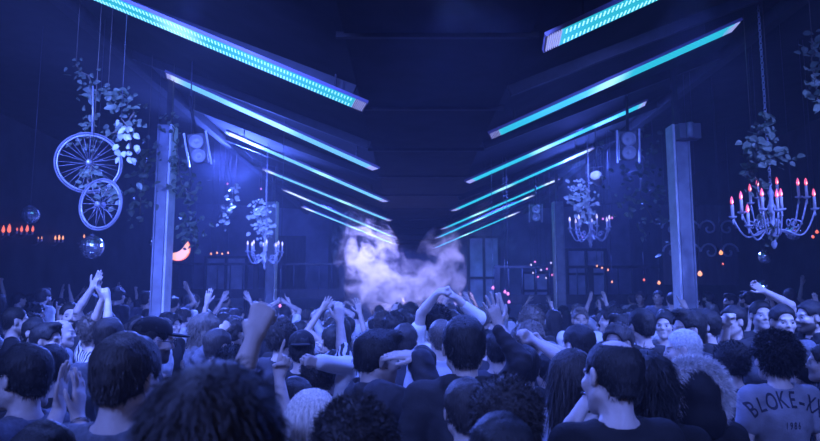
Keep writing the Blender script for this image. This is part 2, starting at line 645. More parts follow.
def build_parts(spec):
    """returns dict of meshes in person space (front = +Y, height 1.76)"""
    vox = spec.get('vox', .012)
    fem = spec.get('female', False)
    sw = .160 if fem else .182
    bw = .90 if fem else 1.0
    fat = spec.get('fat', 1.0)
    nb = Vector((0, -.015, 1.455))
    yaw, pit, til = spec.get('look', (0, 0, 0))          # head yaw, nod (+ down), tilt, degrees
    hm = np.array((Matrix.Rotation(R(yaw), 3, 'Z') @ Matrix.Rotation(R(-pit), 3, 'X') @ Matrix.Rotation(R(til), 3, 'Y')))
    lean = Vector(spec.get('lean', (0, 0, 0)))
    neckpt = Vector((0, .0, 1.508)) + lean * .6
    H = neckpt + Vector(hm @ np.array((0, .014, .106))) + lean * .4
    seed = spec.get('seed', 0)
    arms = []
    for sd, key in ((-1, 'L'), (1, 'R')):
        a = spec.get(key, DOWN)
        S = Vector((sd * sw, -.005, 1.405))
        l1, l2 = .285, .255
        if 'down' in a:
            E = S + Vector((sd * .06, -.03, -.275))
            Wr = E + Vector((sd * .0, .08, -.235))
            pose, n = 'relax', Vector((-sd, 0, 0))
        else:
            Tg = Vector(a['to'])
            up = (Tg - S).normalized()
            S = S + Vector((-sd * .025 * max(up.z, 0), 0, .045 * max(up.z, 0)))
            if 'elbow' in a:
                E, Wr = ik(S, Tg, l1, l2, Vector(a['elbow']) - (S + Tg) / 2)
            else:
                E, Wr = ik(S, Tg, l1, l2, a.get('pole', (sd * .6, .2, -.6)))
            pose, n = a.get('pose', 'open'), Vector(a.get('n', (0, 1, 0)))
        arms.append((sd, S, E, Wr, pose, n, a))

    def torso(f, g, k=.03):
        f.ell((0, 0, 1.27), (.158 * bw * fat + g, .105 * fat + g, .185 + g * .5), k)
        f.cone((-.13 * bw, -.01, 1.395), (.13 * bw, -.01, 1.395), .052 + g, .052 + g, k)
        f.cone((0, -.02, 1.455), (-.125 * bw, -.012, 1.415), .040 + g, .042 + g, k)
        f.cone((0, -.02, 1.455), (.125 * bw, -.012, 1.415), .040 + g, .042 + g, k)
        f.ell((0, .005, 1.07), (.142 * bw * fat + g, .10 * fat + g, .19), k)
        f.ell((0, 0, .93), (.16 * fat + g, .112 * fat + g, .13), k)
        if fem:
            f.ball((-.07, .085, 1.27), .055 + g, .03)
            f.ball((.07, .085, 1.27), .055 + g, .03)
    out = {}
    f = Field()
    torso(f, 0)
    f.cone((0, -.018, 1.42), H + Vector(hm @ np.array((0, -.022, -.055))), .058 * (.88 if fem else 1), .054 * (.86 if fem else 1), .025)
    head_prims(f, H, hm, 0, True, fem)
    r_ = .88 if fem else 1.0
    for sd, S, E, Wr, pose, n, a in arms:
        f.ball(S, .056 * r_, .03)
        f.cone(S, E, .050 * r_, .039 * r_, .02)
        m = E + (Wr - E) * .35
        f.cone(E, m, .038 * r_, .039 * r_, .01)
        f.cone(m, Wr, .039 * r_, .026 * r_, .01)
        d = (Wr - E).normalized()
        if 'hd' in a:
            d = Vector(a['hd']).normalized()
        hs = (1.0 if not fem else .92) * a.get('hs', 1.0)
        hand_prims(f, Wr, d, n, pose, -sd * (1 if not a.get('flip') else -1), hs, .0015 if vox > .0105 else 0)
    P, Q = f.mesh(vox)
    me = np_mesh('body', P, Q)
    q = (P - np.array(H)) @ hm / HK       # head space
    tint = np.ones(len(P))
    front = q[:, 1] > .05
    def soft(v, lim):
        return np.clip((lim - v) / .006 + .5, 0, 1)
    ax_ = abs(abs(q[:, 0]) - .033)
    tint *= 1 - .72 * front * soft(abs(q[:, 2] - .027 + .10 * (ax_ > .012) * (ax_ - .012)), .0045) * soft(ax_, .017)      # eyebrows
    tint *= 1 - .55 * front * soft(abs(q[:, 2] - .004), .004) * soft(ax_, .012)        # eyes
    tint *= 1 - .35 * front * soft(abs(q[:, 2] + .056), .008) * soft(abs(q[:, 0]), .020)   # lips
    if spec.get('beard'):
        b = (q[:, 2] < -.035) & (q[:, 2] > -.125) & (q[:, 1] > .0) & ~((abs(q[:, 2] + .056) < .009) & (abs(q[:, 0]) < .022))
        tint[b & (np.linalg.norm(q, axis=1) < .145)] = .16
    at = me.attributes.new('tint', 'FLOAT', 'POINT')
    at.data.foreach_set('value', tint.astype(np.float32))
    out['body'] = (me, 'skin')
    # ---- clothing
    cl = spec.get('cloth', 'tee')
    g = {'tee': .012, 'tank': .010, 'hoodie': .034, 'jacket': .030, 'shirt': .020}[cl]
    amp = {'tee': .0045, 'tank': .003, 'hoodie': .010, 'jacket': .008, 'shirt': .006}[cl]
    f = Field()
    torso(f, g)
    for sd, S, E, Wr, pose, n, a in arms:
        if cl == 'tank':
            continue
        slv = a.get('sleeve', {'tee': .55, 'hoodie': 2, 'jacket': 2, 'shirt': 2}[cl])
        ex = .005 if cl == 'tee' else .012
        f.ball(S, .051 * r_ + g, .03)
        if slv <= 1:
            f.cone(S, S + (E - S) * slv, .052 * r_ + g, .046 * r_ + g + ex, .02)
        else:
            f.cone(S, E, .052 * r_ + g, .043 * r_ + g, .02)
            Wq = E + (Wr - E) * min(slv - 1, .93)
            f.cone(E, Wq, .043 * r_ + g, .033 * r_ + g * .8, .015)
    if cl in ('hoodie', 'jacket'):
        f.cone((-.055, -.075, 1.475), (.055, -.075, 1.475), .036, .036, .02)
        f.cone((-.055, -.075, 1.475), (-.085, .03, 1.475), .036, .026, .02)
        f.cone((.055, -.075, 1.475), (.085, .03, 1.475), .036, .026, .02)
        if cl == 'hoodie':
            f.ell((0, -.115, 1.40), (.095, .045, .085), .02)

    def post(fd, X, Y, Z):
        w_ = wob(X, Y, Z, 26, seed) * amp + wob(Z * 1.2 + X * .4, Y * .5, Z, 60, seed + 3) * amp * .45
        if cl in ('hoodie', 'jacket'):
            # folds ringing the sleeves and the back
            w_ = w_ + np.abs(np.sin((Z * 1.1 + X * .5 + Y * .6) * 42 + 1.5 * np.sin(X * 23 + seed))) * amp * .5
        fd = fd + w_
        nk = np.sqrt((X / 1.0) ** 2 + ((Y + .015) / 1.0) ** 2)
        r0 = {'tee': .072, 'tank': .125, 'hoodie': .066, 'jacket': .068, 'shirt': .066}[cl]
        neck = np.maximum(nk - r0 - np.maximum(Z - 1.46, 0) * .25, 1.40 - Z + .06 * (Y < 0) - .5 * np.maximum(Y, 0))
        fd = np.maximum(fd, -neck)
        if cl == 'tank':
            for sg in (-1, 1):
                arm = np.sqrt((X - sg * .215) ** 2 + (Y) ** 2 + ((Z - 1.37) * .6) ** 2) - .105
                fd = np.maximum(fd, -arm)
        return np.maximum(fd, .86 - Z)
    P, Q = f.mesh(spec.get('cvox', vox * 1.15), post)
    out['garment'] = (np_mesh('garment', P, Q), 'cloth')
    # ---- hair
    hs = spec.get('hair', 'short')
    rng = np.random.default_rng(seed + 11)
    Hn = np.array(H)

    def w(p):
        return Hn + hm @ np.array(p, float) * HK

    def sc(*r0):
        return tuple(q * HK for q in r0)
    if hs not in ('bald', 'none'):
        f = Field()
        gr = {'short': .010, 'buzz': .004, 'curly': .030, 'afro': .055, 'long': .016, 'quiff': .014, 'bun': .012, 'bob': .022,
              'balding': .005, 'messy': .022, 'wavy': .026}[hs]
        am = spec.get('am') or {'short': .0045, 'buzz': .0, 'curly': .013, 'afro': .016, 'long': .004, 'quiff': .004, 'bun': .003, 'bob': .005,
              'balding': .001, 'messy': .009, 'wavy': .010}.get(hs, .003)
        fr = {'curly': 95, 'afro': 80, 'messy': 75, 'wavy': 60}.get(hs, 70)
        f.ell(w((0, -.020, .036)), sc(.078 + gr, .097 + gr, .090 + gr), .02, hm)
        f.cone(w((0, -.055, -.02)), w((0, -.055, -.055)), .056 + gr * .7, .048 + gr * .5, .02)
        if hs == 'quiff':
            f.ell(w((0, .045, .118)), (.058, .055, .030), .025, hm)
        if hs == 'bun':
            f.ball(w((0, -.11, .09)), .038, .01)
        if hs in ('long', 'bob', 'wavy'):
            ln = {'long': -.36, 'bob': -.12, 'wavy': -.26}[hs]
            for xx, yy in ((-.075, -.01), (-.065, -.05), (-.03, -.085), (.0, -.095), (.03, -.085), (.065, -.05), (.075, -.01)):
                top = w((xx, yy, .0))
                bot = np.array((top[0] * 1.0, top[1] - .02, top[2] + ln))
                f.cone(top, bot, .026 + gr * .4, .016, .02)

        def post(fd, X, Y, Z):
            qx = ((X - Hn[0]) * hm[0, 0] + (Y - Hn[1]) * hm[1, 0] + (Z - Hn[2]) * hm[2, 0]) / HK
            qy = ((X - Hn[0]) * hm[0, 1] + (Y - Hn[1]) * hm[1, 1] + (Z - Hn[2]) * hm[2, 1]) / HK
            qz = ((X - Hn[0]) * hm[0, 2] + (Y - Hn[1]) * hm[1, 2] + (Z - Hn[2]) * hm[2, 2]) / HK
            if am:
                if hs in ('long', 'bob'):
                    fd = fd + am * np.sin(np.arctan2(qx, qy + .02) * 34 + 6 * qz)
                else:
                    fd = fd + wob(qx, qy, qz, fr, seed) * am + wob(qx, qy, qz, fr * 2.1, seed + 5) * am * .4
            # face opening
            k0 = (np.abs(qx / .074) ** 3 + np.abs((qy - .115) / .083) ** 3 + np.abs((qz + .035) / .112) ** 3) ** (1 / 3)
            fd = np.maximum(fd, -(k0 - 1) * .06)
            if hs not in ('long', 'bob', 'wavy', 'afro'):
                ear = np.sqrt((np.abs(qx) - .085) ** 2 + (qy - .012) ** 2 + (qz + .004) ** 2) - .034
                fd = np.maximum(fd, -ear)
                fd = np.maximum(fd, (-.062 - qz) * 1.0)
                fd = np.maximum(fd, np.minimum(qy - .03, .015 - qz))
            if hs == 'balding':
                fd = np.maximum(fd, -(np.sqrt(qx ** 2 + (qy + .045) ** 2 + (qz - .125) ** 2) - .060))
            return fd
        hv = spec.get('hvox', .008)
        P, Q = f.mesh(hv, post)
        ns = spec.get('strands', 0)
        if len(Q) and ns:
            flow = {'long': (0, -.05, -1.6), 'bob': (0, 0, -1.4), 'curly': (0, -.1, 0), 'afro': (0, 0, 0), 'short': (.05, .1, -1.0),
                    'messy': (.2, -.1, .1), 'quiff': (0, .3, -.2), 'wavy': (0, 0, -.9)}.get(hs, (0, 0, -.6))
            L = {'long': .10, 'curly': .024, 'afro': .035, 'bob': .07, 'messy': .024, 'wavy': .05}.get(hs, .016)
            cen = (((P[Q[:, 0]] + P[Q[:, 2]]) / 2) - Hn) @ hm / HK
            QS = Q[(cen[:, 1] < .045) | (cen[:, 2] > .095)]
            L = spec.get('slen', L)
            upf = {'long': .3, 'bob': .3, 'short': .12, 'buzz': .3, 'quiff': .2, 'messy': .45, 'balding': .1}.get(hs, .6)
            P2, T2 = strands(P, QS, ns, L, spec.get('swid', .0016), flow, rng, spec.get('up', upf))
            me = mix_mesh('hair', P, Q, P2, T2)
        else:
            me = np_mesh('hair', P, Q)
        out['hair'] = (me, 'hair')
    ht = spec.get('hat')
    if ht:
        f = Field()
        if ht == 'beanie':
            f.ell(w((0, -.022, .045)), sc(.092, .110, .100), .02, hm)

            def post(fd, X, Y, Z):
                qz = ((X - Hn[0]) * hm[0, 2] + (Y - Hn[1]) * hm[1, 2] + (Z - Hn[2]) * hm[2, 2]) / HK
                return np.maximum(fd + .002 * np.sin(qz * 300), .030 - qz)
            P, Q = f.mesh(.009, post)
            out['beanie'] = (np_mesh('beanie', P, Q), 'hat')
        elif ht in ('cap', 'cap_back'):
            f.ell(w((0, -.018, .050)), sc(.088, .108, .085), .01, hm)

            def post(fd, X, Y, Z):
                qx = ((X - Hn[0]) * hm[0, 0] + (Y - Hn[1]) * hm[1, 0] + (Z - Hn[2]) * hm[2, 0]) / HK
                qy = ((X - Hn[0]) * hm[0, 1] + (Y - Hn[1]) * hm[1, 1] + (Z - Hn[2]) * hm[2, 1]) / HK
                qz = ((X - Hn[0]) * hm[0, 2] + (Y - Hn[1]) * hm[1, 2] + (Z - Hn[2]) * hm[2, 2]) / HK
                return np.maximum(fd + .0012 * (np.abs(np.sin(np.arctan2(qx, qy) * 3)) < .06), .040 - qz)
            P, Q = f.mesh(.008, post)
            out['cap_crown'] = (np_mesh('cap_crown', P, Q), 'hat')
            f = Field()
            sy = 1 if ht == 'cap' else -1
            f.ell(w((0, sy * (.115 if sy > 0 else .14), .046)), (.070, .078, .011), .01, hm)
            P, Q = f.mesh(.006)
            out['cap_visor'] = (np_mesh('cap_visor', P, Q), 'hat')
    if spec.get('glasses'):
        bm = bmesh.new()
        for s_ in (-1, 1):
            torus(bm, (s_ * .033, .108, .004), .021, .0025, None, 18, 5)
            tube(bm, [(s_ * .054, .106, .008), (s_ * .084, .0, .008)], .0022, 5)
        tube(bm, [(-.012, .112, .008), (.012, .112, .008)], .0022, 5)
        bmesh.ops.transform(bm, matrix=Matrix.Translation(H) @ Matrix([list(r0) for r0 in hm]).to_4x4() @ Matrix.Scale(HK, 4), verts=bm.verts[:])
        me = bpy.data.meshes.new('glasses')
        bm.to_mesh(me)
        bm.free()
        out['glasses'] = (me, 'plastic')
    if spec.get('eyes'):
        for s_ in (-1, 1):
            bm = bmesh.new()
            bmesh.ops.create_uvsphere(bm, u_segments=12, v_segments=8, radius=.0115)
            for fc in bm.faces:
                if fc.calc_center_median().y > .0098:
                    fc.material_index = 1
            bmesh.ops.translate(bm, vec=(s_ * .033, .0765, .004), verts=bm.verts[:])
            bmesh.ops.transform(bm, matrix=Matrix.Translation(H) @ Matrix([list(r0) for r0 in hm]).to_4x4() @ Matrix.Scale(HK, 4), verts=bm.verts[:])
            me = bpy.data.meshes.new('eye')
            bm.to_mesh(me)
            bm.free()
            me.materials.append(M_EYE)
            me.materials.append(M_PUPIL)
            out['eye%d' % s_] = (me, 'own')
    if spec.get('bracelet'):
        sd, S, E, Wr, *_ = arms[0 if spec['bracelet'] == 'L' else 1]
        d = (Wr - E).normalized()
        bm = bmesh.new()
        fr = frame_from(d)
        torus(bm, Wr - d * .03, .034, .006, Matrix((fr.col[0], fr.col[2], fr.col[1])).transposed(), 18, 6)
        me = bpy.data.meshes.new('bracelet')
        bm.to_mesh(me)
        bm.free()
        out['bracelet'] = (me, 'metal')
    out['_'] = dict(H=H, hm=hm, arms=arms)
    return out


# trousers and shoes shared by everybody
def make_legs():
    f = Field()
    f.ell((0, 0, .93), (.178, .128, .12), .03)
    for s_ in (-1, 1):
        f.cone((s_ * .09, 0, .88), (s_ * .11, .01, .50), .092, .068, .03)
        f.cone((s_ * .11, .01, .50), (s_ * .12, .0, .02), .068, .056, .02)

    def post(fd, X, Y, Z):
        return np.maximum(np.maximum(fd + wob(X, Y, Z, 30, 2) * .005, Z - .99), .004 - Z)
    P, Q = f.mesh(.02, post)
    tr = np_mesh('trousers', P, Q)
    sh = []
    for s_ in (-1, 1):
        f = Field()
        f.cone((s_ * .12, -.04, .055), (s_ * .135, .14, .04), .045, .038, .02)
        f.ball((s_ * .12, -.01, .09), .045, .02)
        P, Q = f.mesh(.014, lambda fd, X, Y, Z: np.maximum(fd, .002 - Z + 0 * X))
        sh.append(np_mesh('shoe', P, Q))
    return tr, sh


TR, SH = make_legs()
PANTS = [CLOTH['denim'], CLOTH['black'], CLOTH['charcoal']]


def assemble(parts, spec, loc, rotz, s, label, group=None, shoes=False):
    root = empty('person', loc, rotz, label, 'person', group)
    root.scale = (s, s, s)
    names = {'garment': {'tee': 't_shirt', 'tank': 'tank_top', 'hoodie': 'hoodie', 'jacket': 'jacket', 'shirt': 'shirt'}[spec.get('cloth', 'tee')]}
    objs = {}
    for k, v in parts.items():
        if k == '_':
            continue
        me, kind = v
        nm = names.get(k, 'eye' if k.startswith('eye') else k)
        o = bpy.data.objects.new(nm, me)
        COL.objects.link(o)
        o.parent = root
        m = {'skin': SKIN[spec.get('skin', 0)], 'cloth': CLOTH[spec.get('cc', 'black')], 'hair': HAIRM[spec.get('hc', 'black')],
             'hat': CLOTH[spec.get('hatc', 'black')], 'plastic': M_PLASTIC, 'metal': M_METAL, 'own': None}[kind]
        if m:
            if not me.materials:
                me.materials.append(m)
            o.material_slots[0].link = 'OBJECT'
            o.material_slots[0].material = m
        objs[k] = o
    o = bpy.data.objects.new('trousers', TR)
    COL.objects.link(o)
    o.parent = root
    if not TR.materials:
        TR.materials.append(PANTS[0])
    o.material_slots[0].link = 'OBJECT'
    o.material_slots[0].material = PANTS[(spec.get('seed', 0)) % 3]
    if shoes:
        for me in SH:
            if not me.materials:
                me.materials.append(M_SHOE)
            q = bpy.data.objects.new('shoe', me)
            COL.objects.link(q)
            q.parent = root
    return root, objs


CROWN = 1.745
PLACED = []
HEROES = {}


def hero(px, ytop, depth, rot, label, **spec):
    """px, ytop: where the crown of the head is seen; depth in metres; rot: facing, 0 = away from the camera"""
    spec.setdefault('vox', .009 if depth < 4.2 else .011)
    spec.setdefault('hvox', .0065 if depth < 3 else .009)
    if spec.get('eyes'):
        spec['vox'] = .0085
    spec.setdefault('seed', len(PLACED) + 1)
    spec['strands'] = max(2500, spec.get('strands', 0) * 3 // 2)
    if depth > 3.5:
        spec.setdefault('swid', .0022)
    extra = {'short': .012, 'curly': .035, 'afro': .06, 'long': .016, 'quiff': .02, 'messy': .025, 'wavy': .028, 'bob': .022}.get(spec.get('hair', 'short'), .006)
    top = pix(px, ytop, depth)
    s = spec.pop('size', None) or top.z / (CROWN + extra)
    lift = top.z - s * (CROWN + extra)
    s0 = s
    rz = R(rot)
    ly = spec.get('lean', (0, 0, 0))
    loc = Vector((top.x, depth, 0))
    if abs(lift) > .01:
        s = top.z / (CROWN + extra)
    Mi = (Matrix.Translation(loc) @ Matrix.Rotation(rz, 4, 'Z') @ Matrix.Scale(s, 4)).inverted()
    Ri = Matrix.Rotation(-rz, 3, 'Z')
    for k in ('L', 'R'):
        a = spec.get(k)
        if a and 'px' in a:
            a = dict(a)
            a['to'] = Mi @ pix(*a['px'])
            if 'epx' in a:
                a['elbow'] = Mi @ pix(*a['epx'])
            for v in ('pole', 'n', 'hd'):
                if v in a:
                    a[v] = Ri @ Vector(a[v])
            spec[k] = a
    parts = build_parts(spec)
    root, objs = assemble(parts, spec, loc, rz, s, label, spec.get('group'), shoes=True)
    PLACED.append((loc.x, loc.y))
    root['px'] = px
    del root['px']
    HEROES[label] = (root, objs, parts, spec)
    return root, objs, parts

# ------------------------------------------------------------------ the room
def roof_z(x):
    if XI0 <= x <= XI1:
        return ZI
    d = (XI0 - x) if x < XI0 else (x - XI1)
    return ZI + (ZO - ZI) / 2.92 * min(d, 3.6) + max(0, d - 3.6) * .05


XI0, XI1 = -.5, .96
ZI, ZO = CAMH + 2.0 + .22, CAMH + 3.14 + .22


def cord(t, frm=(0, 0, 0), r_=.005, m=None):
    """thin wire from a hung thing up to the roof"""
    b = bmesh.new()
    Mi = t.matrix_basis.inverted()
    w0 = t.matrix_basis @ Vector(frm)
    w1 = Vector((w0.x, w0.y, roof_z(w0.x) + .02))
    tube(b, [Mi @ w0, Mi @ w1], r_, 4)
    return link('wire', b, m or M_IRON, t)


M_FLOOR = mat('floor_dark_boards', (.05, .045, .05), .5, noise=.3, nscale=6)
M_WALL = mat('wall_dark_plaster', (.045, .045, .06), .85, noise=.45, nscale=1.6, bump=.2, bscale=8)
M_BACK = mat('wall_back_render', (.16, .16, .20), .85, noise=.5, nscale=1.1, bump=.2, bscale=6)
M_ROOF = mat('roof_black_boards', (.018, .018, .024), .9, noise=.4, nscale=3)
M_BEAM = mat('roof_steel_black', (.028, .028, .036), .7, noise=.3, nscale=8)
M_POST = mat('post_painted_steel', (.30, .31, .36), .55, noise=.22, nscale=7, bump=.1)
M_POSTLIT = mat('post_flange_lit', (.80, .80, .84), .5, noise=.15, nscale=7)  # lighter copy of the post colour: light on the inner flange painted in
M_TIMBER = mat('timber_dark', (.07, .065, .07), .7, noise=.35, nscale=9, stretch=(1, 1, .2))
M_PANEL = mat('panel_pale', (.48, .48, .55), .7, noise=.35, nscale=2.5)
M_IRON = mat('iron_dark', (.10, .10, .13), .5)
M_LEAF = mat('leaf_green', (.11, .135, .10), .55, noise=.35, nscale=12)
M_LEAFP = mat('leaf_pale', (.46, .48, .45), .5, noise=.15, nscale=12)
M_STEM = mat('stem_brown', (.14, .11, .09), .8)
M_RIM = mat('wheel_rim_alloy', (.36, .36, .42), .35, .3)
M_TYRE = mat('tyre_rubber', (.15, .15, .18), .6)
M_SPEAKER = mat('speaker_cabinet', (.15, .15, .18), .6)
M_CONE = mat('speaker_cone', (.42, .42, .48), .45)
M_CHAND = mat('chandelier_enamel', (.42, .42, .50), .4, noise=.2, nscale=14)
M_CANDLE = mat('candle_sleeve', (.60, .56, .58), .5)

bm = bmesh.new()
box(bm, (0, 10, -.05), (19, 36, .1))
tag(link('floor', bm, M_FLOOR, smooth=False), kind='structure')
YB = 26.0


def wall(name, c, s, m=None):
    bm = bmesh.new()
    box(bm, c, s)
    return tag(link(name, bm, m or M_WALL, smooth=False), kind='structure')


wall('wall_left', (-8.6, 10, 3.5), (.2, 36, 7))
wall('wall_right', (8.8, 10, 3.5), (.2, 36, 7))
wall('wall_front', (0, -6, 3.5), (19, .2, 7))
wb = wall('wall_back', (0, YB + .1, 3.5), (19, .2, 7), M_BACK)
# roof: two slopes rising outwards from a low middle
XI0, XI1 = -.5, .96
ZI, ZO = CAMH + 2.0 + .22, CAMH + 3.14 + .22
for nm, x0, x1 in (('ceiling', XI0 + .02, -8.7), ('ceiling', XI1 - .02, 8.9)):
    sl = (ZO - ZI) / 2.92
    bm = bmesh.new()
    d = abs(x1 - x0)
    z1 = ZI + sl * min(d, 3.6)
    sg = 1 if x1 > x0 else -1
    xm = x0 + sg * 3.6
    prof = [(x0, ZI), (xm, z1), (x1, z1 + .25), (x1, z1 + .45), (xm, z1 + .2), (x0, ZI + .2)]
    a = [bm.verts.new((x, -6, z)) for x, z in prof]
    b = [bm.verts.new((x, YB, z)) for x, z in prof]
    for i in range(6):
        bm.faces.new((a[i], a[(i + 1) % 6], b[(i + 1) % 6], b[i]))
    bm.faces.new(a)
    bm.faces.new(list(reversed(b)))
    bmesh.ops.recalc_face_normals(bm, faces=bm.faces[:])
    ceil_o = tag(link(nm, bm, M_ROOF, smooth=False), kind='structure')
    # ribs under the slope
    for k in range(9):
        y = 4.3 + k * 2.45
        bm = bmesh.new()
        pts = [(x0 + sg * .1, ZI + .02), (xm, z1 - .02)]
        ang = math.atan2(pts[1][1] - pts[0][1], pts[1][0] - pts[0][0])
        box(bm, ((pts[0][0] + pts[1][0]) / 2, y, (pts[0][1] + pts[1][1]) / 2 - .04), (3.75, .07, .12), Euler((0, -ang, 0)).to_matrix())
        link('beam', bm, M_BEAM, ceil_o, smooth=False)
    bm = bmesh.new()
    box(bm, (xm, 10, z1 - .10), (.14, 32, .2))
    link('purlin', bm, M_BEAM, ceil_o, smooth=False)
bm = bmesh.new()
box(bm, ((XI0 + XI1) / 2, 10, ZI + .12), (XI1 - XI0 + .1, 32, .24))
duct = tag(link('trim_1', bm, M_ROOF, smooth=False), kind='structure')
for k in range(11):
    bm = bmesh.new()
    box(bm, ((XI0 + XI1) / 2, 3.2 + k * 2.1, ZI - .01), (XI1 - XI0 + .24, .05, .05))
    link('strap', bm, M_BEAM, duct, smooth=False)

# ---- posts
posts = [(-3.42, 9.1, .19, 'blue-lit steel post beside the crescent lamp, left of the bar lights', 13),
         (3.775, 9.1, .225, 'blue-lit steel post left of the candle chandelier, with a small black box near its top', 20),
         (-3.42, 16.3, .24, 'slim steel post behind the small white-leaved chandelier, left of the smoke', 10),
         (3.68, 16.3, .24, 'slim steel post right of the smoke, below the small round loudspeaker', 10)]
for i, (x, y, w, lab, _) in enumerate(posts):
    # H section: two flanges facing the middle of the room and the wall, and a web
    t = empty('steel_post', (x, y, 0), 0, lab, 'post', 'steel posts along the dance floor')
    h = 4.35
    sg = 1 if x < 0 else -1
    bm = bmesh.new()
    box(bm, (-sg * .02, 0, h / 2), (w - .05, .20, h))
    link('web', bm, M_POST, t, smooth=False)
    for s_ in (-1, 1):
        bm = bmesh.new()
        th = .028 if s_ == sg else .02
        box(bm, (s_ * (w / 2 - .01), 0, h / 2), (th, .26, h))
        link('flange', bm, M_POSTLIT if s_ == sg else M_POST, t, smooth=False)
    bm = bmesh.new()
    box(bm, (0, .05, (h + roof_z(x)) / 2), (.07, .07, roof_z(x) - h - .02))
    link('stub', bm, M_BEAM, t, smooth=False)
    bm = bmesh.new()
    box(bm, (0, 0, .01), (w + .12, .36, .02))
    link('base_plate', bm, M_POST, t, smooth=False)
bm = bmesh.new()
p = pix(688, 132, 8.9)
box(bm, p, (.30, .16, .22))
bevel_all(bm, .01)
t = tag(link('junction_box', bm, M_SPEAKER, smooth=False), 'small dark box fixed near the top of the post left of the candle chandelier', 'box')
bm = bmesh.new()
tube(bm, [p + Vector((-.02, -.12, -.10)), p + Vector((-.02, -.12, .10))], .045, 12)
link('lens_tube', bm, M_POST, t)


# ---- light bars
def led_material(name, seed, bright, white_at, white_w, pale=False):
    m = bpy.data.materials.new(name)
    m.use_nodes = True
    n = m.node_tree
    b = n.nodes['Principled BSDF']
    b.inputs['Base Color'].default_value = (.02, .05, .06, 1)
    tc = n.nodes.new('ShaderNodeTexCoord')
    sx = n.nodes.new('ShaderNodeSeparateXYZ')
    n.links.new(tc.outputs['Object'], sx.inputs[0])
    rp = n.nodes.new('ShaderNodeValToRGB')
    rp.color_ramp.interpolation = 'EASE'
    cy = (.14, .47, .78, 1) if pale else (.02, .43, .57, 1)
    wh = (.38, .85, .95, 1)
    e = rp.color_ramp.elements
    e[0].position = 0; e[0].color = (.10, .55, .70, 1)
    e[1].position = 1; e[1].color = (.55, .70, .95, 1)
    for pos, c in ((.06, cy), (max(.08, white_at - white_w), cy), (white_at, wh), (min(.9, white_at + white_w), cy), (.93, cy)):
        q = e.new(pos)
        q.color = c
    mr = n.nodes.new('ShaderNodeMapRange')
    mr.inputs['From Min'].default_value = 0
    mr.inputs['From Max'].default_value = 3.2
    n.links.new(sx.outputs['X'], mr.inputs['Value'])
    n.links.new(mr.outputs[0], rp.inputs[0])
    n.links.new(rp.outputs[0], b.inputs['Emission Color'])
    b.inputs['Emission Strength'].default_value = bright
    return m


M_LEDHOUSE = mat('light_bar_housing', (.20, .16, .28), .5)
M_DOT = mat('led_point', (.5, .9, .9), .4, emit=(.42, .84, 1.0), estr=1.25)
M_GRILLEGLOW = mat('end_grille_glow', (.5, .5, .6), .4, emit=(.35, .38, .75), estr=.8)  # the end grille is no lamp, its brightness is painted as a glow


def led_bar(pin, pout, h_off, white_at, label, dots, bright, wid=.34, pale=False):
    """pin/pout = inner and outer end; the panel lies in the roof slope, seen from below"""
    v = pout - pin
    L = v.length
    x = v.normalized()
    n = Vector((-x.z, 0, x.x)) if x.x > 0 else Vector((x.z, 0, -x.x))
    n = n.normalized()                       # up, out of the panel
    n = (n - x * n.dot(x)).normalized()
    y = n.cross(x)
    M = Matrix((x, y, n)).transposed().to_4x4()
    root = empty('light_bar', pin, 0, label, 'light bar', 'light bars under the roof')
    root.rotation_euler = M.to_euler()
    bm = bmesh.new()
    box(bm, (L / 2, 0, .022), (L, wid, .026))
    for s_ in (-1, 1):
        box(bm, (L / 2, s_ * (wid / 2 + .003), .018), (L, .006, .034))
    link('housing', bm, M_LEDHOUSE, root, smooth=False)
    bm = bmesh.new()
    box(bm, (L / 2 + .02, 0, .004), (L - .22, wid - .02, .012))
    link('diffuser', bm, led_material('led_panel', 0, bright, white_at, .10, pale), root, smooth=False)
    for q in (.0, L):
        bm = bmesh.new()
        for k in range(7):
            box(bm, (abs(q - .03 - .018 * k) if q else .02 + .018 * k, 0, .002), (.007, wid - .04, .012))
        link('end_grille', bm, M_GRILLEGLOW, root, smooth=False)
    if dots:
        bm = bmesh.new()
        nx = int((L - .3) / .034)
        for r_ in (-.15, -.115, -.08, .08, .115, .15):
            for k in range(nx):
                cx = .17 + k * (L - .3) / nx
                m = Matrix.Translation((cx, r_, -.004)) @ Matrix.Diagonal((.010, .022, .006, 1))
                bmesh.ops.create_cube(bm, size=1, matrix=m)
        tag(link('led_point', bm, M_DOT, root, smooth=False), kind='stuff')
    for q in (.35, L - .35):
        bm = bmesh.new()
        tube(bm, [(q, 0, .05), (q + x.z * .3, 0, .05 + .3)], .012, 6)
        link('hanger', bm, M_BEAM, root)
    return root


